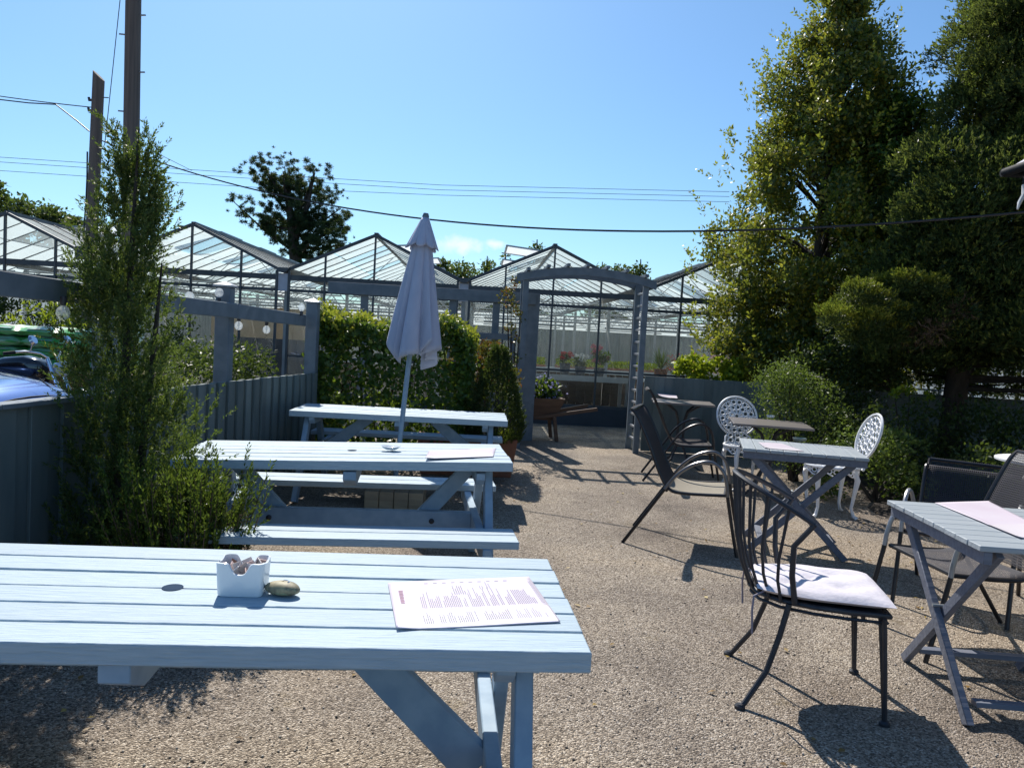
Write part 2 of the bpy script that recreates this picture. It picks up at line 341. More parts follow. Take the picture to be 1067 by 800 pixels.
def unit(a): return a / np.maximum(np.linalg.norm(a, axis=-1, keepdims=True), 1e-9)
def sphere_dirs(n): return unit(RNG.normal(size=(n, 3)))
def leaves(name, C, A, N, Ln, Wd, mt, parent=None, fold=0.15):
    C = np.asarray(C, float); n = len(C); A = unit(np.asarray(A, float)); B = unit(np.cross(N, A)); N2 = np.cross(A, B)
    Ln = np.broadcast_to(Ln, (n,))[:, None]; Wd = np.broadcast_to(Wd, (n,))[:, None]
    V = np.empty((n, 4, 3))
    V[:, 0] = C - A * Ln / 2; V[:, 2] = C + A * Ln / 2
    mid = C - A * Ln * 0.08 + N2 * Wd * fold
    V[:, 1] = mid + B * Wd / 2; V[:, 3] = mid - B * Wd / 2
    me = bpy.data.meshes.new(name)
    me.vertices.add(4 * n); me.vertices.foreach_set('co', V.reshape(-1))
    me.loops.add(4 * n); me.loops.foreach_set('vertex_index', np.arange(4 * n, dtype=np.int32))
    me.polygons.add(n); me.polygons.foreach_set('loop_start', np.arange(0, 4 * n, 4, dtype=np.int32))
    me.update(calc_edges=True); me.validate(); me.materials.append(mt)
    o = bpy.data.objects.new(name, me); COL.objects.link(o)
    if parent is not None: o.parent = parent
    return o
def clump_points(centers, radii, per, squash=0.8, shell=0.5):
    """leaf positions spread through the volume of many small clumps"""
    Cs, As = [], []
    for c, r in zip(centers, radii):
        k = max(4, int(per * (r ** 2)))
        d = sphere_dirs(k); rr = r * (shell + (1 - shell) * RNG.random((k, 1)) ** 0.6) * (1 + 0.18 * RNG.normal(size=(k, 1)))
        p = d * rr; p[:, 2] *= squash
        Cs.append(np.asarray(c)[None] + p); As.append(d)
    return np.concatenate(Cs), np.concatenate(As)
def shoots(starts, dirs, lens, per, wob=0.012, spread=0.75):
    """blades set round many shoots: centres, axes"""
    starts = np.asarray(starts); dirs = unit(np.asarray(dirs)); lens = np.asarray(lens)
    n = len(starts); t = RNG.random((n, per)) ** 0.85
    base = starts[:, None] + dirs[:, None] * (lens[:, None] * t)[..., None]
    rad = sphere_dirs(n * per).reshape(n, per, 3)
    rad = unit(rad - dirs[:, None] * (rad * dirs[:, None]).sum(-1, keepdims=True))
    C = base + rad * wob
    A = unit(dirs[:, None] * 0.9 + rad * spread)
    return C.reshape(-1, 3), A.reshape(-1, 3)

# ------------------------------------------------------------------ world and sun
SUN_EL, SUN_AZ = math.radians(47), math.radians(-17)      # azimuth measured from +Y towards +X
w = bpy.data.worlds.new('World'); SC.world = w; w.use_nodes = True
nt = w.node_tree; bg = nt.nodes['Background']
sky = nt.nodes.new('ShaderNodeTexSky'); sky.sky_type = 'NISHITA'; sky.sun_disc = False
sky.sun_elevation = SUN_EL; sky.sun_rotation = SUN_AZ
sky.altitude = 50; sky.air_density = 1.0; sky.dust_density = 0.7; sky.ozone_density = 1.6
# one small far cumulus low over the greenhouse, as a direction in the sky
tc = nt.nodes.new('ShaderNodeTexCoord')
cd = (D(482, 255, 100) - Vector((0, 0, EYE))).normalized(); cd2 = (D(515, 254, 100) - Vector((0, 0, EYE))).normalized()
def cloud_mask(cdir, sx, sz):
    sub = nt.nodes.new('ShaderNodeVectorMath'); sub.operation = 'SUBTRACT'; sub.inputs[1].default_value = cdir
    nt.links.new(tc.outputs['Generated'], sub.inputs[0])
    ml = nt.nodes.new('ShaderNodeVectorMath'); ml.operation = 'MULTIPLY'; ml.inputs[1].default_value = (1 / sx, 1 / sx, 1 / sz)
    nt.links.new(sub.outputs[0], ml.inputs[0])
    ln = nt.nodes.new('ShaderNodeVectorMath'); ln.operation = 'LENGTH'; nt.links.new(ml.outputs[0], ln.inputs[0])
    return ln.outputs['Value']
nz = nt.nodes.new('ShaderNodeTexNoise'); nz.inputs['Scale'].default_value = 70; nz.inputs['Detail'].default_value = 6
nt.links.new(tc.outputs['Generated'], nz.inputs['Vector'])
mn = nt.nodes.new('ShaderNodeMath'); mn.operation = 'MINIMUM'
nt.links.new(cloud_mask(cd, 0.042, 0.013), mn.inputs[0]); nt.links.new(cloud_mask(cd2, 0.02, 0.007), mn.inputs[1])
ad = nt.nodes.new('ShaderNodeMath'); ad.operation = 'MULTIPLY_ADD'; ad.inputs[1].default_value = 1.6
nt.links.new(nz.outputs['Fac'], ad.inputs[0]); nt.links.new(mn.outputs[0], ad.inputs[2])
rp = _ramp(nt, [(0.0, (0.75,) * 3), (1.0, (0, 0, 0))]); 
mr = nt.nodes.new('ShaderNodeMapRange'); mr.inputs[1].default_value = 0.9; mr.inputs[2].default_value = 1.75
nt.links.new(ad.outputs[0], mr.inputs[0]); nt.links.new(mr.outputs[0], rp.inputs[0])
mx = nt.nodes.new('ShaderNodeMix'); mx.data_type = 'RGBA'
nt.links.new(rp.outputs[0], mx.inputs[0]); mx.inputs[7].default_value = (9.0, 9.2, 9.6, 1)
tint = nt.nodes.new('ShaderNodeMix'); tint.data_type = 'RGBA'; tint.blend_type = 'MULTIPLY'; tint.inputs[0].default_value = 1.0
tint.inputs[7].default_value = (0.70, 1.0, 1.22, 1)
nt.links.new(sky.outputs[0], tint.inputs[6]); nt.links.new(tint.outputs[2], mx.inputs[6])
nt.links.new(mx.outputs[2], bg.inputs[0]); bg.inputs[1].default_value = 0.086
sl = bpy.data.lights.new('sun', 'SUN'); sl.energy = 4.6; sl.angle = math.radians(0.53); sl.color = (1.0, 0.94, 0.85)
so = bpy.data.objects.new('sun', sl); COL.objects.link(so)
sd = Vector((math.sin(SUN_AZ) * math.cos(SUN_EL), math.cos(SUN_AZ) * math.cos(SUN_EL), math.sin(SUN_EL)))
so.rotation_euler = sd.to_track_quat('Z', 'Y').to_euler(); so.location = (0, 0, 20)

# ------------------------------------------------------------------ ground
def ground_mat():
    mt, nt, out = _new('gravel_yard')
    b = nt.nodes.new('ShaderNodeBsdfPrincipled'); nt.links.new(b.outputs[0], out.inputs[0]); b.inputs['Roughness'].default_value = 0.75
    b.inputs['Specular IOR Level'].default_value = 0.35
    tc = nt.nodes.new('ShaderNodeTexCoord')
    v = nt.nodes.new('ShaderNodeTexVoronoi'); v.inputs['Scale'].default_value = 140; nt.links.new(tc.outputs['Object'], v.inputs['Vector'])
    v2 = nt.nodes.new('ShaderNodeTexVoronoi'); v2.inputs['Scale'].default_value = 230; nt.links.new(tc.outputs['Object'], v2.inputs['Vector'])
    sep = nt.nodes.new('ShaderNodeSeparateColor'); nt.links.new(v.outputs['Color'], sep.inputs[0])
    r = _ramp(nt, [(0.0, (0.105, 0.083, 0.066)), (0.25, (0.245, 0.20, 0.155)), (0.6, (0.42, 0.355, 0.28)), (0.88, (0.57, 0.495, 0.405)), (1.0, (0.74, 0.67, 0.58))])
    nt.links.new(sep.outputs[0], r.inputs[0])
    n = nt.nodes.new('ShaderNodeTexNoise'); n.inputs['Scale'].default_value = 1.1; n.inputs['Detail'].default_value = 7; n.inputs['Roughness'].default_value = 0.65
    nt.links.new(tc.outputs['Object'], n.inputs['Vector'])
    r2 = _ramp(nt, [(0.30, (0.52, 0.50, 0.50)), (0.44, (0.85, 0.83, 0.82)), (0.56, (1.0, 0.98, 0.96)), (0.72, (1.16, 1.12, 1.05))]); nt.links.new(n.outputs['Fac'], r2.inputs[0])
    mu = nt.nodes.new('ShaderNodeMix'); mu.data_type = 'RGBA'; mu.blend_type = 'MULTIPLY'; mu.inputs[0].default_value = 1
    nt.links.new(r.outputs[0], mu.inputs[6]); nt.links.new(r2.outputs[0], mu.inputs[7])
    # mossy, sandy patches
    n3 = nt.nodes.new('ShaderNodeTexNoise'); n3.inputs['Scale'].default_value = 2.3; n3.inputs['Detail'].default_value = 9; n3.inputs['Roughness'].default_value = 0.7
    nt.links.new(tc.outputs['Object'], n3.inputs['Vector'])
    r3 = _ramp(nt, [(0.58, (0, 0, 0)), (0.72, (0.6, 0.6, 0.6))]); nt.links.new(n3.outputs['Fac'], r3.inputs[0])
    m3 = nt.nodes.new('ShaderNodeMix'); m3.data_type = 'RGBA'; nt.links.new(r3.outputs[0], m3.inputs[0]); nt.links.new(mu.outputs[2], m3.inputs[6])
    m3.inputs[7].default_value = (0.25, 0.185, 0.075, 1)
    # broad worn and damp areas of the yard
    n5 = nt.nodes.new('ShaderNodeTexNoise'); n5.inputs['Scale'].default_value = 0.55; n5.inputs['Detail'].default_value = 5; n5.inputs['Distortion'].default_value = 0.8
    nt.links.new(tc.outputs['Object'], n5.inputs['Vector'])
    r5 = _ramp(nt, [(0.34, (0.70, 0.68, 0.69)), (0.5, (1, 1, 1)), (0.66, (1.10, 1.06, 1.0))]); nt.links.new(n5.outputs['Fac'], r5.inputs[0])
    m5 = nt.nodes.new('ShaderNodeMix'); m5.data_type = 'RGBA'; m5.blend_type = 'MULTIPLY'; m5.inputs[0].default_value = 1
    nt.links.new(m3.outputs[2], m5.inputs[6]); nt.links.new(r5.outputs[0], m5.inputs[7]); m3 = m5
    nt.links.new(m3.outputs[2], b.inputs['Base Color'])
    h1 = nt.nodes.new('ShaderNodeMath'); h1.operation = 'MULTIPLY_ADD'; h1.inputs[1].default_value = -1.0; h1.inputs[2].default_value = 1.0
    nt.links.new(v.outputs['Distance'], h1.inputs[0])
    h2 = nt.nodes.new('ShaderNodeMath'); h2.operation = 'MULTIPLY_ADD'; h2.inputs[1].default_value = -0.4; nt.links.new(v2.outputs['Distance'], h2.inputs[0]); nt.links.new(h1.outputs[0], h2.inputs[2])
    h3 = nt.nodes.new('ShaderNodeMath'); h3.operation = 'MULTIPLY_ADD'; h3.inputs[1].default_value = 0.8; nt.links.new(sep.outputs[1], h3.inputs[0]); nt.links.new(h2.outputs[0], h3.inputs[2])
    bp = nt.nodes.new('ShaderNodeBump'); bp.inputs['Strength'].default_value = 0.9; bp.inputs['Distance'].default_value = 0.011
    nt.links.new(h3.outputs[0], bp.inputs['Height']); nt.links.new(bp.outputs[0], b.inputs['Normal'])
    return mt
g = MB(); S = 500
g.add([(-S, -S, 0), (S, -S, 0), (S, S, 0), (-S, S, 0)], [(0, 1, 2, 3)])
tag(g.build('ground', ground_mat(), smooth=False), 'beige gravel and tarmac café yard', kind='structure')
# grass field behind the nursery
grass = surf('rough_grass', (0.05, 0.085, 0.022), (0.075, 0.10, 0.03), rough=0.9, scale=3, bump=0.4)
g = MB(); g.add([(-S, 31, 0.004), (S, 31, 0.004), (S, S, 0.004), (-S, S, 0.004)], [(0, 1, 2, 3)])
tag(g.build('field', grass, smooth=False), 'rough green field behind the nursery', kind='structure')
# planting bed under the trees at right, a low mound of dark earth
g = MB()
rows = []
for i in range(15):
    row = []
    for j in range(22):
        x = 3.55 + (i / 14) * 6; y = 5.6 + (j / 21) * 6.4
        e = min(i, 14 - i, j, 21 - j)
        row.append((x + (0.25 * math.sin(j * 0.9) if i == 0 else 0), y, -0.03 if e == 0 else 0.07 + 0.04 * math.sin(i * 1.7 + j * 2.3)))
    rows.append(row)
g.sheet(rows)
tag(g.build('planting_bed', M['soil']), 'dark earth bed under the trees', kind='structure')
# loose stones on the yard
def pebbles():
    n = 5200
    yy = 2.3 + 7.0 * RNG.random(n) ** 1.8; xx = (RNG.random(n) - 0.5) * (yy * 1.5 + 0.6)
    r = 0.0025 + 0.0045 * RNG.random(n) ** 2
    octa = np.array([(1, 0, 0), (0, 1, 0), (-1, 0, 0), (0, -1, 0), (0, 0, 0.8), (0, 0, -0.8)], float)
    V = octa[None] * r[:, None, None] * (0.7 + 0.6 * RNG.random((n, 6, 1)))
    an = RNG.random(n) * 6.28; c, s = np.cos(an), np.sin(an)
    X = V[..., 0] * c[:, None] - V[..., 1] * s[:, None]; Y = V[..., 0] * s[:, None] + V[..., 1] * c[:, None]
    V = np.stack([X + xx[:, None], Y + yy[:, None], V[..., 2] + 0.45 * r[:, None]], -1)
    fs = np.array([(0, 1, 4), (1, 2, 4), (2, 3, 4), (3, 0, 4), (1, 0, 5), (2, 1, 5), (3, 2, 5), (0, 3, 5)])
    Fi = (fs[None] + (np.arange(n) * 6)[:, None, None]).reshape(-1)
    me = bpy.data.meshes.new('gravel'); me.vertices.add(6 * n); me.vertices.foreach_set('co', V.reshape(-1))
    me.loops.add(24 * n); me.loops.foreach_set('vertex_index', Fi.astype(np.int32)); me.polygons.add(8 * n)
    me.polygons.foreach_set('loop_start', np.arange(0, 24 * n, 3, dtype=np.int32)); me.update(calc_edges=True); me.shade_smooth()
    me.materials.append(leafmat('gravel_stone', [(0, (0.12, 0.10, 0.085)), (0.6, (0.30, 0.25, 0.20)), (1, (0.55, 0.50, 0.44))], 0.0, 0.4))
    o = bpy.data.objects.new('gravel', me); COL.objects.link(o)
    tag(o, 'loose gravel stones scattered over the yard', 'gravel', kind='stuff')
pebbles()
n = 420   # fallen leaves, thicker under the hedge, the trees and along the left fence
sel = RNG.random(n)
xx = np.where(sel < .3, RNG.normal(-1.9, .25, n), np.where(sel < .6, RNG.normal(3.3, .5, n), RNG.uniform(-1.5, 2.6, n)))
yy = np.where(sel < .3, RNG.uniform(2.6, 8, n), np.where(sel < .6, RNG.uniform(5, 9.5, n), RNG.uniform(2.5, 10, n)))
zz = RNG.uniform(0.006, 0.012, n)
fl = leaves('fallen_leaves', np.stack([xx, yy, zz], 1), np.stack([RNG.normal(size=n), RNG.normal(size=n), RNG.normal(0, .08, n)], 1), np.stack([RNG.normal(0, .15, n), RNG.normal(0, .15, n), np.ones(n)], 1), RNG.uniform(.02, .045, n), RNG.uniform(.012, .024, n),
            leafmat('fallen_leaf', [(0, (0.12, 0.07, 0.03)), (.6, (0.26, 0.16, 0.05)), (1, (0.40, 0.30, 0.08))], .15, .3, (.4, .3, .1)))
tag(fl, 'dry fallen leaves scattered over the gravel', 'leaves', kind='stuff')

# ------------------------------------------------------------------ picnic tables
def picnic_table(loc, yaw, label, L_, kind, depth=0.72, tilt=0.0, ch=0.37, near=None, bo=0.70):
    t = empty('picnic_table', loc, yaw, label, 'picnic table', 'pale blue painted picnic tables')
    bw = (depth - 5 * 0.008) / 6
    top = MB(); ht = 0.72
    for i in range(6):
        y = -depth / 2 + bw / 2 + i * (bw + 0.008)
        dz = random.uniform(-0.0012, 0.0012); dl = random.uniform(-0.003, 0.003)
        if i == 2 and kind != 'c':   # boards stay whole; a disc in shadow colour marks the umbrella hole
            pass
        top.box((dl, y, ht - 0.005 + dz), (L_, bw, 0.05))
    tp = top.build('tabletop', M['blue'], t, bevel=0.004, seg=2)
    tp.rotation_euler = (0, -tilt, 0); tp.location = (0, 0, 0.012 if tilt else 0)
    xe = L_ / 2 - 0.14
    hole = MB(); hole.lathe([(0.027, -0.0), (0.027, 0.0012)], 20, (0.08, -bw * 0.5 + 0.0, ht + 0.0213))
    hole.v = [(x - 0.08, y + bw * .5, z) for x, y, z in hole.v]
    h = hole.build('umbrella_hole_shade', M['hole_dark'], tp)
    for s in (-1, 1):
        for f in (-1, 1):
            b = MB(); b.bar((s * xe, f * 0.20, 0.695), (s * xe, f * (bo - .08), 0.0), 0.045, 0.095, (0, 1, 0))
            # bottoms cut level with the ground
            b.v = [(x, y, max(z, 0.0)) for x, y, z in b.v]
            b.build('leg', M['blue_shaded'], t, bevel=0.004)
        b = MB(); b.bar((s * (xe - 0.048), -bo - .14, ch), (s * (xe - 0.048), bo + .14, ch), 0.045, 0.095); b.build('bench_support', M['blue_shaded'], t, bevel=0.004)
        b = MB(); b.prism([(-0.33, 0.70), (-0.33, 0.665), (-0.29, 0.63), (0.29, 0.63), (0.33, 0.665), (0.33, 0.70)], s * (xe - 0.075), s * (xe - 0.027), 'x'); b.build('batten', M['blue_shaded'], t, bevel=0.003)
        b = MB()
        if kind == 'b': b.bar((s * 0.40, 0, 0.37), (s * (xe - 0.09), 0, 0.69), 0.044, 0.095, (1, 0, 0))
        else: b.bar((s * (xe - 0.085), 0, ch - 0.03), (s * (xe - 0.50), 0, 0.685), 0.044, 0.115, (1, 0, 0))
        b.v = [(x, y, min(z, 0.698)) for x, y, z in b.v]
        b.build('brace', M['blue_shaded'], t, bevel=0.004)
        for f in (-1, 1):
            b = MB(); b.lathe([(0.011, 0), (0.011, 0.008), (0.006, 0.012)], 10)
            b.v = [(s * (xe + 0.024 + z), f * 0.42 + x * 1.0, ch + .002 + y) if s > 0 else (s * (xe + 0.024 + z), f * 0.42 + x, ch + .002 + y) for x, y, z in b.v]
            b.build('bolt', M['black'], t)
    b = MB(); e_ = depth / 2 - 0.012; b.prism([(-e_, 0.69), (-e_, 0.645), (-e_ + .09, 0.60), (e_ - .09, 0.60), (e_, 0.645), (e_, 0.69)], -0.035, 0.035, 'x'); b.build('batten', M['blue_shaded'], t, bevel=0.003)
    if kind == 'b':
        b = MB(); b.bar((-xe + 0.07, -0.046, 0.365), (xe - 0.07, -0.046, 0.365), 0.044, 0.115); b.build('stretcher', M['blue_shaded'], t, bevel=0.004)
        for s in (-1, 1):
            b = MB(); b.lathe([(0.016, 0), (0.016, 0.004), (0.008, 0.010)], 12); b.v = [(s * 0.46 + x, -0.068 - z, 0.365 + y) for x, y, z in b.v]; b.build('bolt', M['black'], t)
    for f in (-1, 1):
        bn = MB()
        for k in (-1, 1): bn.box((random.uniform(-.004, .004) + (near[0] if near and f < 0 else 0), f * bo + k * 0.068, ch + .067), (near[1] if near and f < 0 else L_, 0.128, 0.038))
        bn.build('bench', M['blue'], t, bevel=0.004, seg=2)
    return t
T1 = picnic_table((-0.872, 2.005, 0), math.radians(5.1), 'nearest pale blue picnic table with the sugar caddy on it', 2.12, 'a', ch=0.285, depth=0.745, bo=0.555)
T2 = picnic_table((-0.89, 4.43, 0), math.radians(7.5), 'middle pale blue picnic table with a shell dish and long low stretcher', 1.80, 'b', tilt=math.radians(1.3), near=(0.06, 1.62))
T3 = picnic_table((-0.97, 6.90, 0), math.radians(2.6), 'farthest pale blue picnic table, closed umbrella standing through its top', 1.87, 'a', depth=0.70)

# ------------------------------------------------------------------ things on the tables
def on_table(px, py, h=0.742): return P(px, py, h)
# sugar caddy
p = on_table(247, 622)
t = empty('sugar_caddy', (p.x + 0.0, p.y + 0.045, 0.7415), math.radians(4), 'white glazed sugar caddy full of sachets on the nearest picnic table', 'sugar caddy')
def caddy():
    """oblong dish with wavy rim: two long faces dipped in the middle"""
    outer = []; W, Dp, rc = 0.062, 0.045, 0.014; n = 0
    def edge(x0, y0, x1, y1, m_, dip):
        for k in range(m_):
            u = k / m_; x = x0 + (x1 - x0) * u; y = y0 + (y1 - y0) * u
            d = 0
            if dip:
                q = abs(x / (W - rc)); d = math.exp(-(q / 0.50) ** 4)
            outer.append((x / W, y / Dp, 0.088 - 0.030 * d - (0.0 if dip else 0.006 * math.sin(PI * u))))
    def corner(cx, cy, a0):
        for k in range(5):
            a = a0 + PI / 2 * k / 5; outer.append(((cx + rc * math.cos(a)) / W, (cy + rc * math.sin(a)) / Dp, 0.088))
    edge(W, -Dp + rc, W, Dp - rc, 8, False); corner(W - rc, Dp - rc, 0)
    edge(W - rc, Dp, -W + rc, Dp, 28, True); corner(-W + rc, Dp - rc, PI / 2)
    edge(-W, Dp - rc, -W, -Dp + rc, 8, False); corner(-W + rc, -Dp + rc, PI)
    edge(-W + rc, -Dp, W - rc, -Dp, 28, True); corner(W - rc, -Dp + rc, 1.5 * PI)
    n = len(outer)
    v, f = [], []
    lev = [(0.90, 0.0), (0.93, 0.004), (0.955, 0.35), (1.0, 1.0)]
    for sc, h in lev:
        for x, y, r in outer: v.append((x * W * sc, y * Dp * sc, r * h if h != 0.004 else 0.004))
    for x, y, r in outer: v.append((x * (W - 0.005), y * (Dp - 0.005), r + 0.001))
    for x, y, r in outer: v.append((x * (W - 0.008), y * (Dp - 0.008), 0.008))
    k = len(lev) + 2
    for i in range(k - 1):
        for j in range(n): f.append((i * n + j, i * n + (j + 1) % n, (i + 1) * n + (j + 1) % n, (i + 1) * n + j))
    f.append(tuple(reversed(range(n)))); f.append(tuple((k - 1) * n + j for j in range(n)))
    m_ = MB(); m_.add(v, f); return m_
caddy().build('dish', M['ceramic'], t, angle=60)
n = 22
C = np.stack([RNG.uniform(-0.042, 0.042, n), RNG.uniform(-0.028, 0.028, n), RNG.uniform(0.040, 0.062, n)], 1)
A = unit(np.stack([RNG.normal(0, .5, n), RNG.normal(0, .3, n), np.full(n, 0.7)], 1))
sm = MB()
for k in range(n):
    a = Vector(A[k]); up = Vector(RNG.normal(size=3)); sm.bar(Vector(C[k]) - a * 0.028, Vector(C[k]) + a * 0.028, 0.026, 0.003, up)
sm.v = [(max(-.052, min(.052, x)), max(-.036, min(.036, y)), max(.009, z)) for x, y, z in sm.v]
sm.build('sugar_sachets', L['sachet'], t, smooth=False)
# stone
p = on_table(292, 622)
t = empty('painted_stone', (p.x, p.y + 0.02, 0.7405), math.radians(-8), 'olive brown painted pebble beside the sugar caddy', 'stone')
sb = MB(); prof = [(0.001, 0)]
N1, N2 = 12, 28
v = []; f = []
for i in range(N1 + 1):
    th = PI * i / N1
    for j in range(N2):
        ph = 2 * PI * j / N2
        nx = 1 + 0.04 * math.sin(3 * ph + th * 2) + 0.03 * math.cos(2 * ph)
        v.append((0.047 * math.sin(th) * math.cos(ph) * nx, 0.029 * math.sin(th) * math.sin(ph) * nx, 0.019 - 0.019 * math.cos(th) * (1 + 0.05 * math.sin(ph))))
for i in range(N1):
    for j in range(N2): f.append((i * N2 + j, i * N2 + (j + 1) % N2, (i + 1) * N2 + (j + 1) % N2, (i + 1) * N2 + j))
sb.add(v, f); sb.build('pebble', M['stone'], t)
mk = MB(); mk.tube([(0.006 + 0.010 * math.cos(a), 0.002 + 0.009 * math.sin(a), 0.0385 - 0.9 * ((0.006 + 0.010 * math.cos(a)) ** 2) / 0.05 * 0.4 - 8 * (0.002 + .009 * math.sin(a)) ** 2) for a in [x * 0.28 - 0.6 for x in range(12)]], 0.0016, 6); mk.build('painted_mark', M['bluemark'], t)
# menus
def menu(corners, label, parent_h, lines=True, curl=0.004, group='pink menus lying on the tables'):
    """corners: back-left, back-right, front-right, front-left in world; printed lines run across"""
    bl, br, fr, fl = corners
    c = (bl + br + fr + fl) / 4
    t = empty('menu', c, 0, label, 'menu', group)
    def pt(u, v, up=0.0):
        q = bl.lerp(br, u).lerp(fl.lerp(fr, u), v) - c
        z = curl * 0.6 * (0.5 + 0.5 * math.sin(u * 5 + v * 3)) + (0.005 * max(0, 0.12 - u) / 0.12 * v) + 0.0014
        if abs(v - 0.66) < 0.04: z -= 0.0012
        return Vector((q.x, q.y, q.z + z + up))
    s = MB(); s.sheet([[pt(i / 24, j / 18) for j in range(19)] for i in range(25)]); s.build('sheet', M['paper'], t, solid=0.0009)
    s = MB(); s.sheet([[pt(0.01 + .98 * i / 24, 0.67 + 0.32 * j / 8, 0.0007) for j in range(9)] for i in range(25)]); s.build('lower_panel', M['paper_pale'], t)
    if lines:
        tx = {'ink': MB(), 'pale': MB()}
        def col_lines(u0, u1, v0, v1, n, b, ragged=True):
            for k in range(n):
                if random.random() < 0.13: continue
                u = u0 + (u1 - u0) * (k + 0.5) / n; du = 0.22 * (u1 - u0) / n
                vs = v0 + (v1 - v0) * (random.choice([0.0, 0.08, 0.3, 0.45, 0.6]) if ragged else 0)
                v_ = vs
                while v_ < v1 - 0.004:
                    wl = min(random.uniform(0.010, 0.035), v1 - v_)
                    q = [pt(u - du, v_, .0013), pt(u + du, v_, .0013), pt(u + du, v_ + wl, .0013), pt(u - du, v_ + wl, .0013)]
                    tx[b].add(q, [(0, 1, 2, 3)]); v_ += wl + 0.007
        col_lines(0.17, 0.48, 0.28, 0.62, 26, 'ink'); col_lines(0.50, 0.72, 0.22, 0.62, 18, 'ink'); col_lines(0.74, 0.94, 0.30, 0.62, 16, 'ink')
        col_lines(0.22, 0.9, 0.07, 0.085, 11, 'pale', False); col_lines(0.40, 0.50, 0.16, 0.36, 7, 'ink'); col_lines(0.60, 0.70, 0.08, 0.25, 6, 'pale')
        col_lines(0.955, 0.985, 0.12, 0.62, 4, 'pale', False)
        col_lines(0.17, 0.52, 0.70, 0.92, 28, 'ink'); col_lines(0.54, 0.72, 0.70, 0.90, 14, 'ink'); col_lines(0.75, 0.95, 0.70, 0.90, 15, 'pale')
        tx['ink'].build('printed_lines', M['ink'], t, smooth=False); tx['pale'].build('faded_lines', M['ink_pale'], t, smooth=False)
        tt = MB(); # heading set across the left margin
        for k in range(9):
            v0 = 0.22 + k * 0.034; q = [pt(0.055, v0, .0013), pt(0.055 + random.uniform(.02, .035), v0, .0013), pt(0.085, v0 + 0.02, .0013), pt(0.06, v0 + 0.02, .0013)]
            tt.add(q, [(0, 1, 2, 3)])
        tt.build('heading', M['ink_pink'], t, smooth=False)
    return t
H1 = 0.741
menu([P(404, 608, H1), P(551, 601, H1), P(584, 649, H1), P(413, 657, H1)], 'pink printed menu with a fold on the nearest picnic table', H1)
H2 = 0.772
menu([P(447, 470, H2), P(517, 467, H2), P(514, 476, H2), P(443, 478, H2)], 'pink menu lying on the middle picnic table', H2, lines=False, curl=0.002)
# shell dish on T2
p = P(407, 468, 0.768)
t = empty('shell_dish', (p.x, p.y, 0.7665), 0, 'small white shell ashtray on the middle picnic table', 'ashtray')
s = MB(); s.lathe([(0.025, 0), (0.04, 0.006), (0.052, 0.016), (0.049, 0.0165), (0.038, 0.010), (0.0, 0.006)], 24, cap=False)
s.v = [(x * 1.15, y * (0.7 + 0.2 * (x > 0)), z * (1 + 9 * abs(x))) for x, y, z in s.v]; s.build('dish', M['ceramic'], t)

# ------------------------------------------------------------------ closed umbrella and base
ub = P(413, 533, 0.0); ub.y = 6.42; ub.x = -0.925
t = empty('umbrella_base', (ub.x, ub.y, 0), 0.05, 'square timber umbrella base under the farthest picnic table', 'umbrella base')
s = MB()
for k in range(4): s.box((-0.18 + 0.12 * k, 0, 0.075), (0.115, 0.44, 0.15))
s.build('block', M['wood'], t, bevel=0.004)
s = MB(); s.lathe([(0.035, 0.15), (0.035, 0.24), (0.027, 0.25)], 16); s.build('socket', M['galv'], t)
foot = Vector((-0.945, 6.43, 0.15)); topu = Vector((-0.815, 6.62, 2.43))
t = empty('garden_umbrella', foot, 0, 'closed lilac grey umbrella leaning over the farthest table', 'umbrella')
ax = (topu - foot).normalized(); Lu = (topu - foot).length
s = MB(); s.tube([Vector((0, 0, 0)), ax * (Lu - 0.02)], 0.021, 12); s.build('pole', M['blue_shaded'], t)
s = MB(); s.tube([ax * (Lu - 0.03), ax * (Lu + 0.0), ax * (Lu + .02), ax * (Lu + 0.045)], [0.02, 0.028, 0.03, 0.022], 12); s.build('finial', M['trim'], t)
X = ax.cross(Vector((0, 1, 0))).normalized(); Y = ax.cross(X) * -1
def canopy_pt(a, u):
    """u 0 at the top 1 at the hem; deep drooping folds between eight ribs"""
    r = 0.035 + 0.205 * u ** 0.9
    k = 8; ph = a * k / 2
    fold = abs(math.cos(ph)) ** 0.7
    amp = 0.10 + 0.50 * u
    rr = r * (1 - amp * (1 - fold)) * (1 + 0.10 * u * math.sin(3 * a + 1.2))
    rr *= 1 + 0.22 * u * math.cos(a - 2.8)
    z = Lu - 0.02 - 1.10 * u - 0.10 * u * u * (1 - fold) + 0.07 * u * u * math.sin(2 * a + 0.5) + 0.03 * u ** 3 * math.sin(5 * a)
    tw = a + 0.25 * u * math.sin(4 * a)
    return X * (rr * math.cos(tw)) + Y * (rr * math.sin(tw)) + ax * z
s = MB(); NA, NU = 120, 26
grid = [[canopy_pt(2 * PI * i / NA, j / (NU - 1)) for j in range(NU)] for i in range(NA + 1)]
s.sheet(grid); s.build('canopy', M['canopy'], t, solid=0.003, angle=75)
def vent_pt(a, u):
    fold = abs(math.cos(a * 4)) ** 0.7
    r = (0.03 + 0.098 * u) * (1 - 0.30 * u * (1 - fold)) + 0.016 * u
    return X * (r * math.cos(a)) + Y * (r * math.sin(a)) + ax * (Lu + 0.005 - 0.27 * u + 0.035 * u * (1 - fold))
s = MB(); s.sheet([[vent_pt(2 * PI * i / 96, j / 9) for j in range(10)] for i in range(97)]); s.build('vent', M['canopy'], t, solid=0.003, angle=75)
s = MB()
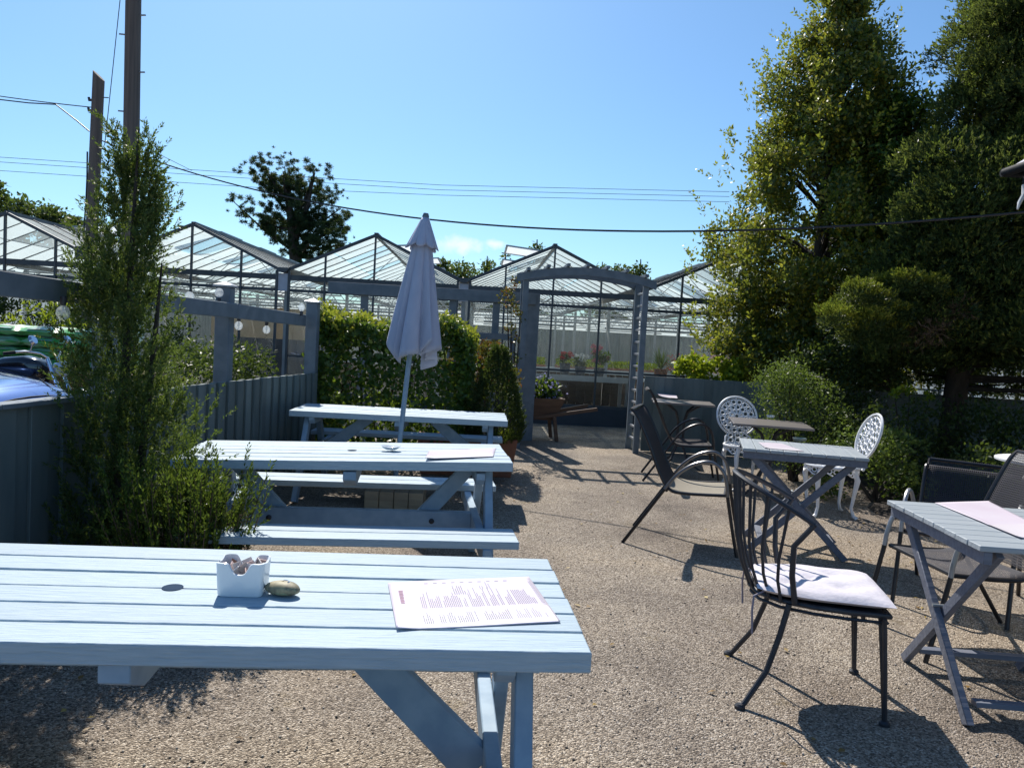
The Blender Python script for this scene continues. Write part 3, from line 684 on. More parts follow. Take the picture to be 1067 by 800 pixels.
for k in range(8):
    a = 2 * PI * k / 8 + 0.03
    q0, q1 = canopy_pt(a, 0.1), canopy_pt(a, 0.97)
    s.tube([q0 * 0.985 + ax * 0.0, q1 - (q1 - ax * q1.dot(ax)).normalized() * 0.03], 0.006, 6)
s.build('ribs', M['pale_rod'], t)

# ------------------------------------------------------------------ yard fences at left
def fence_run(pts, h, label, board=0.10, gap=0.012, th=0.02, cap=True, double=True, name='fence', group='slate painted board fences', mt='slate'):
    base = Vector((pts[0][0], pts[0][1], 0))
    t = empty(name, base, 0, label, 'fence', group)
    s = MB(); c = MB(); r_ = MB()
    for (a, b) in zip(pts[:-1], pts[1:]):
        a = Vector((a[0], a[1], 0)) - base; b = Vector((b[0], b[1], 0)) - base
        d = (b - a); ln = d.length; d.normalize(); nrm = Vector((-d.y, d.x, 0))
        ang = math.atan2(d.y, d.x); rot = Matrix.Rotation(ang, 3, 'Z')
        n = max(1, math.ceil(ln / (board + gap) - 0.15))
        for k in range(n):
            off = 0.011 * (1 if k % 2 else -1) if double else 0.0
            q = a + d * ((k + 0.5) * ln / n) + nrm * off
            off += random.uniform(-0.0025, 0.0025); hh = h + random.uniform(-0.004, 0.004) if not cap else h
            s.box((q.x, q.y, hh / 2 + 0.01), (ln / n + 0.014 if double else ln / n - gap, th, hh), rot)
        for z in (0.25, h - 0.2):
            q = (a + b) / 2 + nrm * (0.05 if a.y != b.y and abs(d.y) > .5 else 0.035); r_.box((q.x, q.y, z), (ln, 0.03, 0.07), rot)
        if cap:
            q = (a + b) / 2; c.box((q.x, q.y, h + 0.024), (ln - 0.003, 0.10, 0.024), rot)
    s.build('boards', M[mt], t, bevel=0.002); r_.build('rails', M[mt], t)
    if cap: c.build('capping', M['trim'], t, bevel=0.003)
    return t
fence_run([(-2.62, 1.6), (-2.37, 3.5), (-2.275, 4.53)], 0.985, 'smooth capped slate fence beside the tall juniper', board=0.115, double=True, gap=0.004)
fence_run([(-2.27, 4.55), (-2.262, 5.31), (-2.13, 6.6), (-1.98, 7.8)], 0.99, 'ribbed slate fence of narrow boards behind the middle picnic table', board=0.07, gap=0.006, cap=False)
# rail on posts above the fence
t = empty('pergola_rail', (-2.3, 2.0, 0), 0, 'blue grey timber rail on capped posts above the left fence', 'rail')
base = Vector((-2.3, 2.0, 0))
rail_pts = [Vector((-2.31, 1.4, 1.575)), Vector((-2.36, 3.3, 1.575)), Vector((-2.42, 4.7, 1.565)), Vector((-2.24, 6.15, 1.55)), Vector((-2.13, 7.75, 1.52))]
for a, b in zip(rail_pts[:-1], rail_pts[1:]):
    s = MB(); d = (b - a).normalized(); s.bar(a - base + d * .002, b - base - d * .002, 0.05, 0.115); s.build('rail', M['trim'], t, bevel=0.004)
for (x, y, hh) in [(-2.51, 4.72, 1.72), (-2.33, 6.17, 1.735), (-2.06, 7.83, 1.70)]:
    s = MB(); s.box((x - base.x, y - base.y, hh / 2), (0.115, 0.115, hh)); po = s.build('post', M['trim'], t, bevel=0.005)
    s = MB(); zz = hh + 0.001
    s.add([(x - base.x + i * 0.075, y - base.y + j * 0.075, zz) for i, j in ((-1, -1), (1, -1), (1, 1), (-1, 1))] + [(x - base.x + i * 0.075, y - base.y + j * 0.075, zz + .015) for i, j in ((-1, -1), (1, -1), (1, 1), (-1, 1))] + [(x - base.x, y - base.y, zz + 0.045)],
          [(0, 3, 2, 1), (0, 1, 5, 4), (1, 2, 6, 5), (2, 3, 7, 6), (3, 0, 4, 7), (4, 5, 8), (5, 6, 8), (6, 7, 8), (7, 4, 8)])
    s.build('post_cap', M['pale_rod'], po, smooth=False)
# festoon bulbs
def bulb(p, up, label):
    t = empty('festoon_bulb', p, 0, label, 'light bulb', 'clear festoon bulbs along the rail')
    k = -1 if not up else 1
    s = MB(); s.lathe([(0.014, 0), (0.016, 0.03), (0.011, 0.045)], 12); s.v = [(x, y, k * z) for x, y, z in s.v]; s.build('lamp_holder', M['black'], t)
    s = MB(); pr = [(0.010, 0.045)] + [(0.030 * math.sin(a) + 0.003, 0.082 - 0.036 * math.cos(a)) for a in [0.35 + i * 0.3 for i in range(9)]] + [(0.002, 0.118)]
    s.lathe(pr, 16); s.v = [(x, y, k * z) for x, y, z in s.v]; g_ = s.build('glass', M['bulb_glass'], t)
    s = MB(); s.tube([(0, 0, k * 0.046), (0.006, 0, k * 0.075), (-0.006, 0, k * 0.09), (0, 0, k * 0.05)], 0.0022, 5); s.build('filament', M['white'], g_)
    return t
for (px, py, y, up, lab) in [(66, 309, 3.9, False, 'large clear bulb hanging under the rail nearest the green sacks'),
                             (197, 321, 5.55, True, 'clear bulb on top of the rail beside the juniper'),
                             (228, 316, 6.02, True, 'clear bulb standing on the rail at the capped post'),
                             (249, 329, 6.35, False, 'clear bulb hanging just right of the capped post'),
                             (278, 334, 6.9, False, 'clear bulb hanging midway between two capped posts'),
                             (314, 329, 7.55, True, 'clear bulb on the rail next to the hedge')]:
    bulb(D(px, py, y), up, lab)

# ------------------------------------------------------------------ plants at left
def plant_root(name, loc, label, cat, group=None): return empty(name, loc, 0, label, cat, group)
# tall juniper
t = plant_root('juniper_tree', (-2.10, 4.12, 0), 'tall slim feathery juniper in front of the left fence', 'tree')
s = MB(); s.tube([(0.02, 0, -0.02), (0.0, 0.0, 0.6), (0.02, 0.01, 1.3), (0.04, 0, 1.9), (0.06, 0, 2.45)], [0.045, 0.035, 0.022, 0.012, 0.004], 8)
s.tube([(0.05, 0.02, -0.02), (0.12, 0.0, 0.7), (0.17, 0.01, 1.35), (0.20, 0, 1.75)], [0.03, 0.022, 0.014, 0.004], 7)
s.build('trunk', M['bark'], t)
n = 820
nb = 130; bh = 2.2 * RNG.random(nb) ** 1.6; ba = RNG.random(nb) * 2 * PI; pick = RNG.integers(0, nb, n)
hh = np.clip(0.04 + bh[pick] + RNG.normal(0, 0.06, n), 0.03, 2.28); an = ba[pick] + RNG.normal(0, 0.30, n)
def jr(h): return np.interp(h, [0, 0.3, 0.8, 1.3, 1.8, 2.1, 2.3], [0.34, 0.41, 0.36, 0.24, 0.15, 0.08, 0.02])
ro = jr(hh) * RNG.random(n) ** 0.6
st = np.stack([np.cos(an) * ro * 0.9 + 0.03 + 0.04 * np.sin(hh * 3), np.sin(an) * ro * 0.8, hh], 1)
dr = np.stack([np.cos(an) * 0.42, np.sin(an) * 0.42, 0.95 + 0.1 * RNG.random(n)], 1) + RNG.normal(0, 0.12, (n, 3))
ln = RNG.uniform(0.14, 0.34, n) * np.interp(hh, [0, 1.6, 2.2], [1.1, 0.95, 0.7])
# secondary shoots
k = 5
u_ = RNG.random((n, k)); s2 = (st[:, None] + unit(dr)[:, None] * (ln[:, None] * u_)[..., None]).reshape(-1, 3)
d2 = unit(unit(dr)[:, None] + RNG.normal(0, 0.42, (n, k, 3))).reshape(-1, 3); l2 = RNG.uniform(0.05, 0.13, n * k)
C1, A1 = shoots(st, dr, ln, 24, 0.009); C2, A2 = shoots(s2, d2, l2, 24, 0.007, 0.6)
C = np.concatenate([C1, C2]); A = np.concatenate([A1, A2])
leaves('crown', C, A, RNG.normal(size=C.shape), RNG.uniform(0.015, 0.028, len(C)), RNG.uniform(0.0045, 0.0085, len(C)), L['juniper'], t)
# heathy shrub in front
t = plant_root('heath_shrub', (-1.53, 3.60, 0), 'low twiggy shrub with bright green shoot tips beside the juniper', 'shrub')
n = 330
an = RNG.random(n) * 2 * PI; sp = RNG.random(n)
hmax = 0.42 + 0.42 * RNG.random(n) ** 1.5
dr = unit(np.stack([np.cos(an) * sp * 0.27, np.sin(an) * sp * 0.25, np.full(n, 1.0)], 1) + RNG.normal(0, 0.08, (n, 3)))
st = np.stack([np.cos(an) * sp * 0.17, np.sin(an) * sp * 0.15, np.zeros(n)], 1)
s = MB()
for i in range(0, n):
    a = Vector(st[i]); b = a + Vector(dr[i]) * float(hmax[i]) * 0.9
    s.tube([a, (a + b) / 2 + Vector((0.012, 0.0, 0.0)), b], [0.005, 0.004, 0.002], 4)
s.build('stems', L['twig'], t)
st2 = st + dr * (hmax * 0.45)[:, None]; C1, A1 = shoots(st2, dr, hmax * 0.55, 55, 0.012, 0.6)
k = 4; u_ = RNG.random((n, k)); s2 = (st2[:, None] + dr[:, None] * (0.55 * hmax[:, None] * u_)[..., None]).reshape(-1, 3)
d2 = unit(dr[:, None] + RNG.normal(0, 0.35, (n, k, 3))).reshape(-1, 3); C2, A2 = shoots(s2, d2, RNG.uniform(0.06, 0.14, n * k), 15, 0.007, 0.55)
s3 = st + dr * (hmax * RNG.uniform(.1, .5, n))[:, None]; C3, A3 = shoots(s3, unit(dr + RNG.normal(0, .35, (n, 3))), RNG.uniform(.15, .32, n), 38, 0.010, 0.6)
C = np.concatenate([C1, C2]); A = np.concatenate([A1, A2])
leaves('foliage', C, A, RNG.normal(size=C.shape), RNG.uniform(0.016, 0.030, len(C)), RNG.uniform(0.006, 0.010, len(C)), L['heath'], t)
leaves('dry_twigs', C3, A3, RNG.normal(size=C3.shape), RNG.uniform(0.015, 0.04, len(C3)), RNG.uniform(0.002, 0.004, len(C3)), L['twig'], t)

def hedge_leaves(box, n, outward=0.65):
    """leaves in the outer skin and the volume of a clipped box (x0,x1,y0,y1,z0,z1)"""
    x0, x1, y0, y1, z0, z1 = box
    p = RNG.random((n, 3)); face = RNG.integers(0, 5, n); dep = RNG.random(n) ** 2.2 * 0.22
    nr = np.zeros((n, 3))
    for fi, (axi, side) in enumerate([(1, 0), (1, 0), (2, 1), (0, 1), (0, 0)]):
        mk_ = face == fi; p[mk_, axi] = side; nr[mk_, axi] = 1 if side else -1
    q = np.array([x0, y0, z0]) + p * np.array([x1 - x0, y1 - y0, z1 - z0])
    q = q - nr * dep[:, None] + RNG.normal(0, 0.025, (n, 3))
    return q, unit(nr * outward + RNG.normal(0, 0.6, (n, 3)) + np.array([0, 0, 0.15]))
t = plant_root('hedge', (-1.2, 8.35, 0), 'clipped broad leaved hedge behind the umbrella', 'hedge')
C, Nn = hedge_leaves((-0.93, 0.75, -0.35, 0.35, 0.05, 1.56), 15000)
C[:, 1] += 0.09 * np.sin(C[:, 0] * 6 + C[:, 2] * 4) + 0.04 * np.sin(C[:, 2] * 9 + 2); wv = (0.05 * np.sin(C[:, 0] * 5) + 0.035 * np.sin(C[:, 0] * 13 + 1)) * (C[:, 2] > 1.2); C[:, 2] += wv - 0.10 * np.clip(C[:, 0] - 0.2, 0, 1)
leaves('foliage', C, unit(np.cross(Nn, RNG.normal(size=C.shape))), Nn, RNG.uniform(0.035, 0.085, len(C)), RNG.uniform(0.028, 0.055, len(C)), L['hedge'], t, 0.1)
n = 2600
C = np.stack([RNG.uniform(-0.95, 0.8, n), RNG.uniform(-0.34, 0.36, n), 1.48 + 0.16 * RNG.random(n) ** 1.5 + RNG.normal(0, .03, n)], 1)
C[:, 2] += (0.05 * np.sin(C[:, 0] * 5) + 0.035 * np.sin(C[:, 0] * 13 + 1)) - 0.10 * np.clip(C[:, 0] - 0.2, 0, 1)
leaves('young_leaves', C, unit(RNG.normal(size=(n, 3)) + np.array([0, 0, 1.0])), RNG.normal(size=(n, 3)), RNG.uniform(0.04, 0.075, n), RNG.uniform(0.025, 0.04, n), L['hedgetop'], t, 0.1)
s = MB()
for k in range(9):
    x = -0.85 + k * 0.19; s.tube([(x, 0, 0), (x + random.uniform(-.06, .06), random.uniform(-.1, .1), 0.7), (x + random.uniform(-.1, .1), random.uniform(-.15, .15), 1.4)], [0.02, 0.015, 0.006], 6)
s.build('stems', M['bark'], t)
def bush(name, loc, label, cat, clumps, mt, per, Ln, Wd, squash=0.85, extra=None, stems=6, group=None, shell=0.45):
    t = plant_root(name, loc, label, cat, group)
    cs = [c for c, r in clumps]; rs = [r for c, r in clumps]
    C, A = clump_points(cs, rs, per, squash, shell); keep = C[:, 2] > 0.01; C, A = C[keep], A[keep]
    leaves('foliage', C, unit(A * 0.6 + RNG.normal(0, 0.7, C.shape) + np.array([0, 0, .25])), unit(A + RNG.normal(0, 0.7, C.shape)), RNG.uniform(*Ln, len(C)), RNG.uniform(*Wd, len(C)), mt, t)
    if stems:
        s = MB()
        for k in range(stems):
            c = Vector(random.choice(cs)); s.tube([(random.uniform(-.05, .05), random.uniform(-.05, .05), 0), c * 0.55 + Vector((0, 0, 0.05)), c], [0.016, 0.011, 0.004], 6)
        s.build('stems', M['bark'], t)
    if extra:
        nm, mt2, per2, Ln2, Wd2, up = extra
        C, A = clump_points(cs, [r * up for r in rs], per2, squash, 0.9); keep = (C[:, 2] > 0.05); C, A = C[keep], A[keep]
        leaves(nm, C, unit(RNG.normal(0, 1, C.shape)), unit(A + RNG.normal(0, 0.3, C.shape)), RNG.uniform(*Ln2, len(C)), RNG.uniform(*Wd2, len(C)), mt2, t)
    return t
def blob(n, rx, ry, z0, z1, r0_, r1_):
    out = []
    for k in range(n):
        a = random.random() * 2 * PI; q = random.random() ** 0.5
        z = random.uniform(z0, z1); out.append(((rx * q * math.cos(a), ry * q * math.sin(a), z), random.uniform(r0_, r1_)))
    return out
bush('photinia_shrub', (-0.36, 9.0, 0), 'shrub with red and amber young leaves right of the hedge', 'shrub', blob(22, 0.36, 0.25, 0.75, 1.38, 0.14, 0.2), L['redleaf'], 4200, (0.04, 0.075), (0.025, 0.04))
# dwarf conifer in a trough
t = empty('plant_trough', (-0.44, 8.10, 0), math.radians(4), 'long terracotta plant trough below the hedge', 'planter')
s = MB()
def trough(o, i, z0, z1, zi):
    v = [(sx * a, sy * b, z) for (a, b, z) in ((o[0] * .9, o[1] * .86, z0), (o[0], o[1], z1), (i[0], i[1], z1), (i[0] * .95, i[1] * .9, zi)) for sx, sy in ((-1, -1), (1, -1), (1, 1), (-1, 1))]
    f = [(3, 2, 1, 0)]
    for k in range(3):
        for j in range(4): f.append((k * 4 + j, k * 4 + (j + 1) % 4, (k + 1) * 4 + (j + 1) % 4, (k + 1) * 4 + j))
    f.append((12, 13, 14, 15)); return v, f
s.add(*trough((0.52, 0.20), (0.49, 0.17), 0.0, 0.40, 0.33)); s.build('trough', M['terracotta'], t, bevel=0.006, smooth=False)
s = MB(); s.box((0, 0, 0.345), (0.95, 0.31, 0.02)); s.build('soil', M['soil'], t)
t = plant_root('dwarf_conifer', (-0.15, 8.10, 0.355), 'dense cone shaped dwarf conifer in the terracotta trough', 'conifer')
n = 2300
h = 0.98 * RNG.random(n) ** 1.25; an = RNG.random(n) * 2 * PI
r = 0.35 * (1 - h / 1.02) ** 0.72 * np.interp(h, [0, .15, .3], [.75, 1, 1]) * (0.75 + 0.25 * RNG.random(n))
st = np.stack([np.cos(an) * r, np.sin(an) * r, h], 1)
dr = np.stack([np.cos(an) * 0.5, np.sin(an) * 0.5, np.full(n, 0.85)], 1) + RNG.normal(0, .2, (n, 3))
C, A = shoots(st, dr, RNG.uniform(0.04, 0.09, n), 16, 0.006)
leaves('foliage', C, A, RNG.normal(size=C.shape), RNG.uniform(0.014, 0.026, len(C)), RNG.uniform(0.007, 0.011, len(C)), L['dark'], t)
s = MB(); s.tube([(0, 0, 0), (0, 0, 0.9)], [0.03, 0.006], 8); s.build('trunk', M['bark'], t)
bush('trailing_flowers', (0.0, 8.02, 0.355), 'small yellow flowering plant at the right end of the terracotta trough', 'flowers', blob(5, 0.06, 0.05, 0.04, 0.10, 0.05, 0.08), L['lime'], 9000, (0.02, 0.04), (0.012, 0.02), stems=2)

# ------------------------------------------------------------------ arch
AY0, AY1 = 10.3, 10.75
t = empty('garden_arch', (0.9, 10.5, 0), math.radians(3), 'blue grey timber arch with ladder sides at the nursery entrance', 'arch')
for sx in (-0.80, 0.80):
    for yy in (-0.25, 0.25):
        s = MB(); s.box((sx, yy, 1.14), (0.075, 0.055, 2.28)); s.build('post', M['trim'], t, bevel=0.004)
    s = MB()
    for k in range(13): s.box((sx, 0, 0.18 + k * 0.165), (0.028, 0.445, 0.028))
    s.build('ladder_slats', M['pale_rod'] if sx > 0 else M['trim'], t, bevel=0.002)  # right slats in a paler colour, painting in the sun on the rungs
for yy in (-0.25, 0.25):
    s = MB(); pts = [(-0.93 + 1.86 * i / 16) for i in range(17)]
    up = [(x, 2.31 + 0.13 * (1 - (x / 0.93) ** 2)) for x in pts]; lo = [(x, 2.20 + 0.13 * (1 - (x / 0.93) ** 2)) for x in reversed(pts)]
    s.prism(up + lo, yy - 0.06 if yy < 0 else yy + 0.03, yy - 0.03 if yy < 0 else yy + 0.06, 'y'); s.build('curved_beam', M['trim'], t, bevel=0.003)
s = MB()
for k in range(7):
    x = -0.78 + k * 0.26; s.box((x, 0, 2.335 + 0.13 * (1 - (x / 0.93) ** 2)), (0.045, 0.74, 0.04))
s.build('roof_slats', M['trim'], t, bevel=0.002)
bush('climbing_rose', (0.03, 10.25, 0), 'climber with amber leaves on the left side of the arch', 'climber', [((random.uniform(-.18, .06), random.uniform(-.08, .05), z), random.uniform(.07, .13)) for z in (0.9, 1.2, 1.45, 1.6, 1.75, 1.8, 1.9, 1.95, 2.05, 2.1, 2.2)], L['redleaf'], 4200, (0.035, 0.06), (0.02, 0.035), stems=5)
# grey post and beam frame behind the hedge
t = empty('timber_frame', (-1.0, 10.9, 0), math.radians(2), 'blue grey post and beam frame in front of the glasshouse', 'frame')
s = MB(); s.bar((-1.65, 0, 2.03), (1.28, 0, 2.03), 0.06, 0.16); s.build('beam', M['trim'], t, bevel=0.004)
for x in (-1.15, 0.1, 0.72):
    s = MB(); s.box((x, 0.072, 0.99), (0.10, 0.08, 1.98)); s.build('post', M['trim'], t, bevel=0.004)
s = MB(); s.box((1.24, 0.076, 1.055), (0.19, 0.085, 2.11)); s.build('post', M['trim'], t, bevel=0.004)
s = MB(); s.bar((-0.2, -0.01, 1.47), (1.12, -0.01, 1.47), 0.05, 0.09); s.build('mid_rail', M['trim'], t, bevel=0.003)
s = MB(); s.box((0.98, -0.012, 0.8), (0.085, 0.05, 1.6)); s.build('gate_stile', M['trim'], t, bevel=0.003)
# wheelbarrow planter
t = empty('wheelbarrow', (0.36, 11.25, 0), math.radians(8), 'old brown wooden wheelbarrow used as a planter by the arch', 'wheelbarrow')
s = MB(); v = []
for (a, b, z) in ((0.26, 0.16, 0.30), (0.40, 0.24, 0.62), (0.375, 0.215, 0.62), (0.26, 0.15, 0.36)): v += [(sx * a, sy * b, z) for sx, sy in ((-1, -1), (1, -1), (1, 1), (-1, 1))]
f = [(3, 2, 1, 0)] + [(k * 4 + j, k * 4 + (j + 1) % 4, (k + 1) * 4 + (j + 1) % 4, (k + 1) * 4 + j) for k in range(3) for j in range(4)] + [(12, 13, 14, 15)]
s.add(v, f); s.build('tub', M['rustwood'], t, smooth=False, bevel=0.004)
for sy in (-1, 1):
    s = MB(); s.bar((-0.62, sy * 0.07, 0.21), (0.86, sy * 0.30, 0.50), 0.045, 0.05); s.build('handle', M['rustwood'], t, bevel=0.005)
    s = MB(); s.bar((0.25, sy * 0.21, 0.36), (0.30, sy * 0.24, 0.0), 0.05, 0.05, (1, 0, 0)); s.build('leg', M['rustwood'], t, bevel=0.004)
s = MB(); s.tube([(-0.56 + 0.20 * math.cos(a), 0, 0.205 + 0.20 * math.sin(a)) for a in [i * PI / 12 for i in range(24)]], 0.022, 8, closed=True)
for k in range(4): s.bar((-0.56 - 0.19 * math.cos(k * PI / 4), 0, 0.205 - 0.19 * math.sin(k * PI / 4)), (-0.56 + 0.19 * math.cos(k * PI / 4), 0, 0.205 + 0.19 * math.sin(k * PI / 4)), 0.025 - 0.001 * k, 0.02 - 0.001 * k, (0, 1, 0))
s.tube([(-0.56, -0.12, 0.205), (-0.56, 0.12, 0.205)], 0.018, 8); s.build('wheel', M['rustwood'], t)
bush('hydrangea', (0.34, 11.25, 0.40), 'hydrangea with mauve flower heads growing in the wheelbarrow', 'hydrangea', blob(11, 0.26, 0.14, 0.22, 0.48, 0.11, 0.17), L['hedge'], 3600, (0.06, 0.10), (0.04, 0.065), extra=('flower_heads', L['mauve'], 1300, (0.03, 0.05), (0.03, 0.045), 1.05))

# ------------------------------------------------------------------ fence at right of the arch
fence_run([(1.82, 10.55), (2.9, 10.52), (3.9, 10.45)], 1.03, 'flat slate fence right of the arch behind the bistro table', board=0.1495, gap=0.0005, double=False, cap=False)
fence_run([(3.98, 10.46), (6.2, 10.35), (9.5, 10.3)], 1.0, 'shaded slate fence under the trees at right', board=0.1495, gap=0.0005, double=False, cap=False)
t = empty('fence_post', (3.94, 10.38, 0), 0, 'square slate post with a pale cap where the right fences meet', 'post')
s = MB(); s.box((0, 0, 0.56), (0.11, 0.11, 1.12)); s.build('post', M['slate'], t, bevel=0.004)
s = MB(); s.lathe([(0.085, 1.121), (0.085, 1.135), (0.03, 1.165)], 4); s.build('post_cap', M['white_iron'], t, smooth=False)

# ------------------------------------------------------------------ greenhouse
SP = 3.09; GA = math.radians(2.5)
GO = Vector((0.62, 13.45, 0)); KL, KR = -4, 3; GD = 16.0; HR, HE = 3.09, 2.40; HG = 2.44
t = empty('greenhouse', GO, GA, 'long glasshouse with a row of pitched whitewashed gables', 'greenhouse')
x_l, x_r = (KL - 0.5) * SP, (KR + 0.5) * SP
for k in range(KL, KR + 1):
    xc = k * SP; xa, xb = xc - SP / 2 + 0.09, xc + SP / 2 - 0.09
    rf = MB(); bars = MB()
    ny = 24; dy = GD / ny
    for sd_, xe in ((-1, xa), (1, xb)):
        for j in range(ny):
            y0, y1 = j * dy + 0.022, (j + 1) * dy - 0.022
            # two panes per bay, laid like slates
            for (ta, tb) in ((0.02, 0.50), (0.515, 0.985)):
                pa = Vector((xc + (xe - xc) * ta, 0, HR + (HG - HR) * ta)); pb = Vector((xc + (xe - xc) * tb, 0, HR + (HG - HR) * tb))
                rf.add([(pa.x, y0, pa.z), (pb.x, y0, pb.z), (pb.x, y1, pb.z), (pa.x, y1, pa.z)], [(0, 1, 2, 3)])
        for j in range(1, ny):
            bars.bar((xc + sd_ * 0.03, j * dy, HR - 0.008), (xe - sd_ * 0.01, j * dy, HG - 0.004), 0.018, 0.024)
    rf.build('roof_glazing', M['roofglass'], t, smooth=False); bars.build('glazing_bars', M['frame'], t, smooth=False)
    s = MB(); s.box((xc, GD / 2, HR + 0.015), (0.07, GD + 0.04, 0.06)); s.build('ridge', M['frame'], t)
    # open ridge vents standing up
    for j in range(6):
        y0 = 1.4 + j * 2.6 + (0.6 if k % 2 else 0); side = -1 if (k % 2) else 1
        s = MB(); v1, v2 = Vector((xc - 0.02 * side, 0, HR + 0.06)), Vector((xc - 0.80 * side, 0, HR + 0.13))
        for yy in (y0, y0 + 1.3): s.bar((v1.x, yy, v1.z), (v2.x, yy, v2.z), 0.03, 0.03)
        for q in (v1, v2): s.bar((q.x, y0 + .016, q.z), (q.x, y0 + 1.284, q.z), 0.036, 0.036)
        fr_ = s.build('ridge_vent', M['galv'], t)
        s = MB(); s.add([(v1.x, y0, v1.z + .003), (v2.x, y0, v2.z + .003), (v2.x, y0 + 1.3, v2.z + .003), (v1.x, y0 + 1.3, v1.z + .003)], [(0, 1, 2, 3)]); s.build('vent_glass', M['sideglass'], fr_, smooth=False)
    # front gable frame
    gf = MB()
    gf.bar((xa - 0.03, -0.03, HG - 0.03), (xc, -0.03, HR + 0.0), 0.05, 0.05); gf.bar((xc, -0.032, HR + 0.0), (xb + 0.03, -0.032, HG - 0.03), 0.05, 0.05)
    gf.box((xc, -0.028, HE - 0.115), (SP - 0.24, 0.07, 0.09)); gf.box((xc, -0.024, HE - 0.33), (SP - 0.24, 0.05, 0.05))
    gf.box((xc, -0.024, 0.95), (SP - 0.24, 0.035, 0.035)); gf.box((xc, -0.024, 0.335), (SP - 0.24, 0.06, 0.05))
    for u in (-0.27, 0.0, 0.27):
        hz = HR - (HR - HG) * abs(u) * 2 * 1.06 - 0.03
        gf.box((xc + u * SP, -0.052, (hz + 0.36) / 2), (0.03, 0.05, hz - 0.36))
    gf.build('gable_frame', M['frame'], t)
    white_side = k >= 2
    gl = MB(); gl.add([(xa, -0.005, 0.36), (xb, -0.005, 0.36), (xb, -0.005, HG - 0.02), (xc, -0.005, HR - 0.02), (xa, -0.005, HG - 0.02)], [(0, 1, 2, 3, 4)])
    gl.build('gable_glazing', M['sideglass'] if white_side else M['glass'], t, smooth=False)
    # trusses inside
    for j in range(1, 6):
        y = j * 3.0; s = MB()
        s.tube([(xa, y, HE - 0.12), (xb, y, HE - 0.12)], 0.02, 6); s.tube([(xa, y, HE - 0.40), (xb, y, HE - 0.40)], 0.016, 6)
        for q in range(6): s.tube([(xa + (xb - xa) * q / 6, y, HE - 0.40), (xa + (xb - xa) * (q + 0.5) / 6, y, HE - 0.12), (xa + (xb - xa) * (q + 1) / 6, y, HE - 0.40)], 0.009, 5)
        s.tube([(xc - 0.75, y, HE - 0.1), (xc - 0.05, y, HR - 0.08)], 0.009, 5); s.tube([(xc + 0.75, y, HE - 0.1), (xc + 0.05, y, HR - 0.08)], 0.009, 5)
        s.build('truss', M['galv'], t)
    for y in (2.2, 6.1, 9.7): s = MB(); s.tube([(xa + 0.3, y, HE - 0.55), (xb - 0.3, y, HE - 0.55)], 0.02, 6); s.build('heating_pipe', M['galv'], t)
    for x in (-0.9, 0.0, 0.9): s = MB(); s.tube([(xc + x, 0.3, HE - 0.20), (xc + x, GD - 0.3, HE - 0.20)], 0.015, 6); s.build('heating_pipe', M['galv'], t)
for k in range(KL, KR + 2):
    xv = (k - 0.5) * SP
    s = MB(); pr = [(xv + 0.11 * math.cos(a), HE + 0.045 + 0.085 * math.sin(a)) for a in [PI + PI * i / 8 for i in range(9)]] + [(xv + 0.125 , HE + 0.06), (xv - 0.125, HE + 0.06)]
    s.prism(pr[:9], -0.13, GD, 'y'); s.build('gutter', M['frame'], t)
    s = MB(); s.box((xv, -0.045, HE - 0.20), (0.16, 0.02, 0.30)); s.build('gutter_panel', M['lilacboard'], t)
    s = MB(); s.box((xv - 0.105, -0.05, 1.20), (0.04, 0.05, 2.40)); s.build('corner_post', M['frame'], t); s = MB(); s.box((xv + 0.105, -0.05, 1.20), (0.04, 0.05, 2.40)); s.build('corner_post', M['frame'], t)
    for j in range(0, 6):
        s = MB(); s.box((xv, 0.25 + j * 3.0, 1.17), (0.07, 0.07, 2.34)); s.build('stanchion', M['galv'], t)
s = MB(); s.box(((x_l + x_r) / 2, -0.02, 0.155), (x_r - x_l, 0.14, 0.31)); s.build('plinth', M['darkwall'], t)
s = MB()
for i in range(int((x_r - x_l) / 0.20)): s.box((x_l + 0.1 + i * 0.2, GD - 0.15 + 0.012 * (i % 2), 0.95), (0.192, 0.03, 1.9))
s.build('rear_boarding', M['board'], t)
s = MB(); s.add([(x_l, GD, 1.9), (x_r, GD, 1.9), (x_r, GD, HE), (x_l, GD, HE)], [(0, 1, 2, 3)]); s.build('rear_glazing', M['sideglass'], t)
s = MB()
for xs in (x_l, x_r): s.add([(xs, 0, 0.3), (xs, GD, 0.3), (xs, GD, HE), (xs, 0, HE)], [(0, 1, 2, 3)])
s.build('side_glazing', M['sideglass'], t)
Rg = Matrix.Rotation(GA, 4, 'Z')
def gw(x, y, z=0.0): return GO + Rg @ Vector((x, y, z))
# inside: floor is the yard; staging, boards and plants
def staging(x, y, ln, dp, label):
    t = empty('plant_staging', gw(x, y), GA, label, 'staging', 'plant staging inside the glasshouse')
    s = MB(); s.box((0, 0, 0.80), (ln, dp, 0.05)); s.box((0, -dp / 2 - 0.012, 0.81), (ln, 0.022, 0.10)); s.build('bench_top', M['staging'], t)
    for sx in (-1, 1):
        for sy in (-1, 1):
            s = MB(); s.box((sx * (ln / 2 - 0.08), sy * (dp / 2 - 0.06), 0.388), (0.06, 0.06, 0.774)); s.build('leg', M['galv'], t)
    s = MB()
    for k in range(int(ln / 0.16)): s.box((-ln / 2 + 0.1 + k * 0.16, dp / 2 - 0.13, 0.385), (0.145, 0.02, 0.76))
    s.build('back_boards', M['rustwood'], t)
    return t
staging(0.2, 0.65, 2.7, 0.8, 'pale staging bench just inside the glass behind the arch')
staging(3.2, 0.75, 2.6, 0.8, 'pale staging bench behind the cordyline')
staging(0.5, 4.5, 5.5, 1.2, 'long low bench of seedlings deep in the glasshouse')
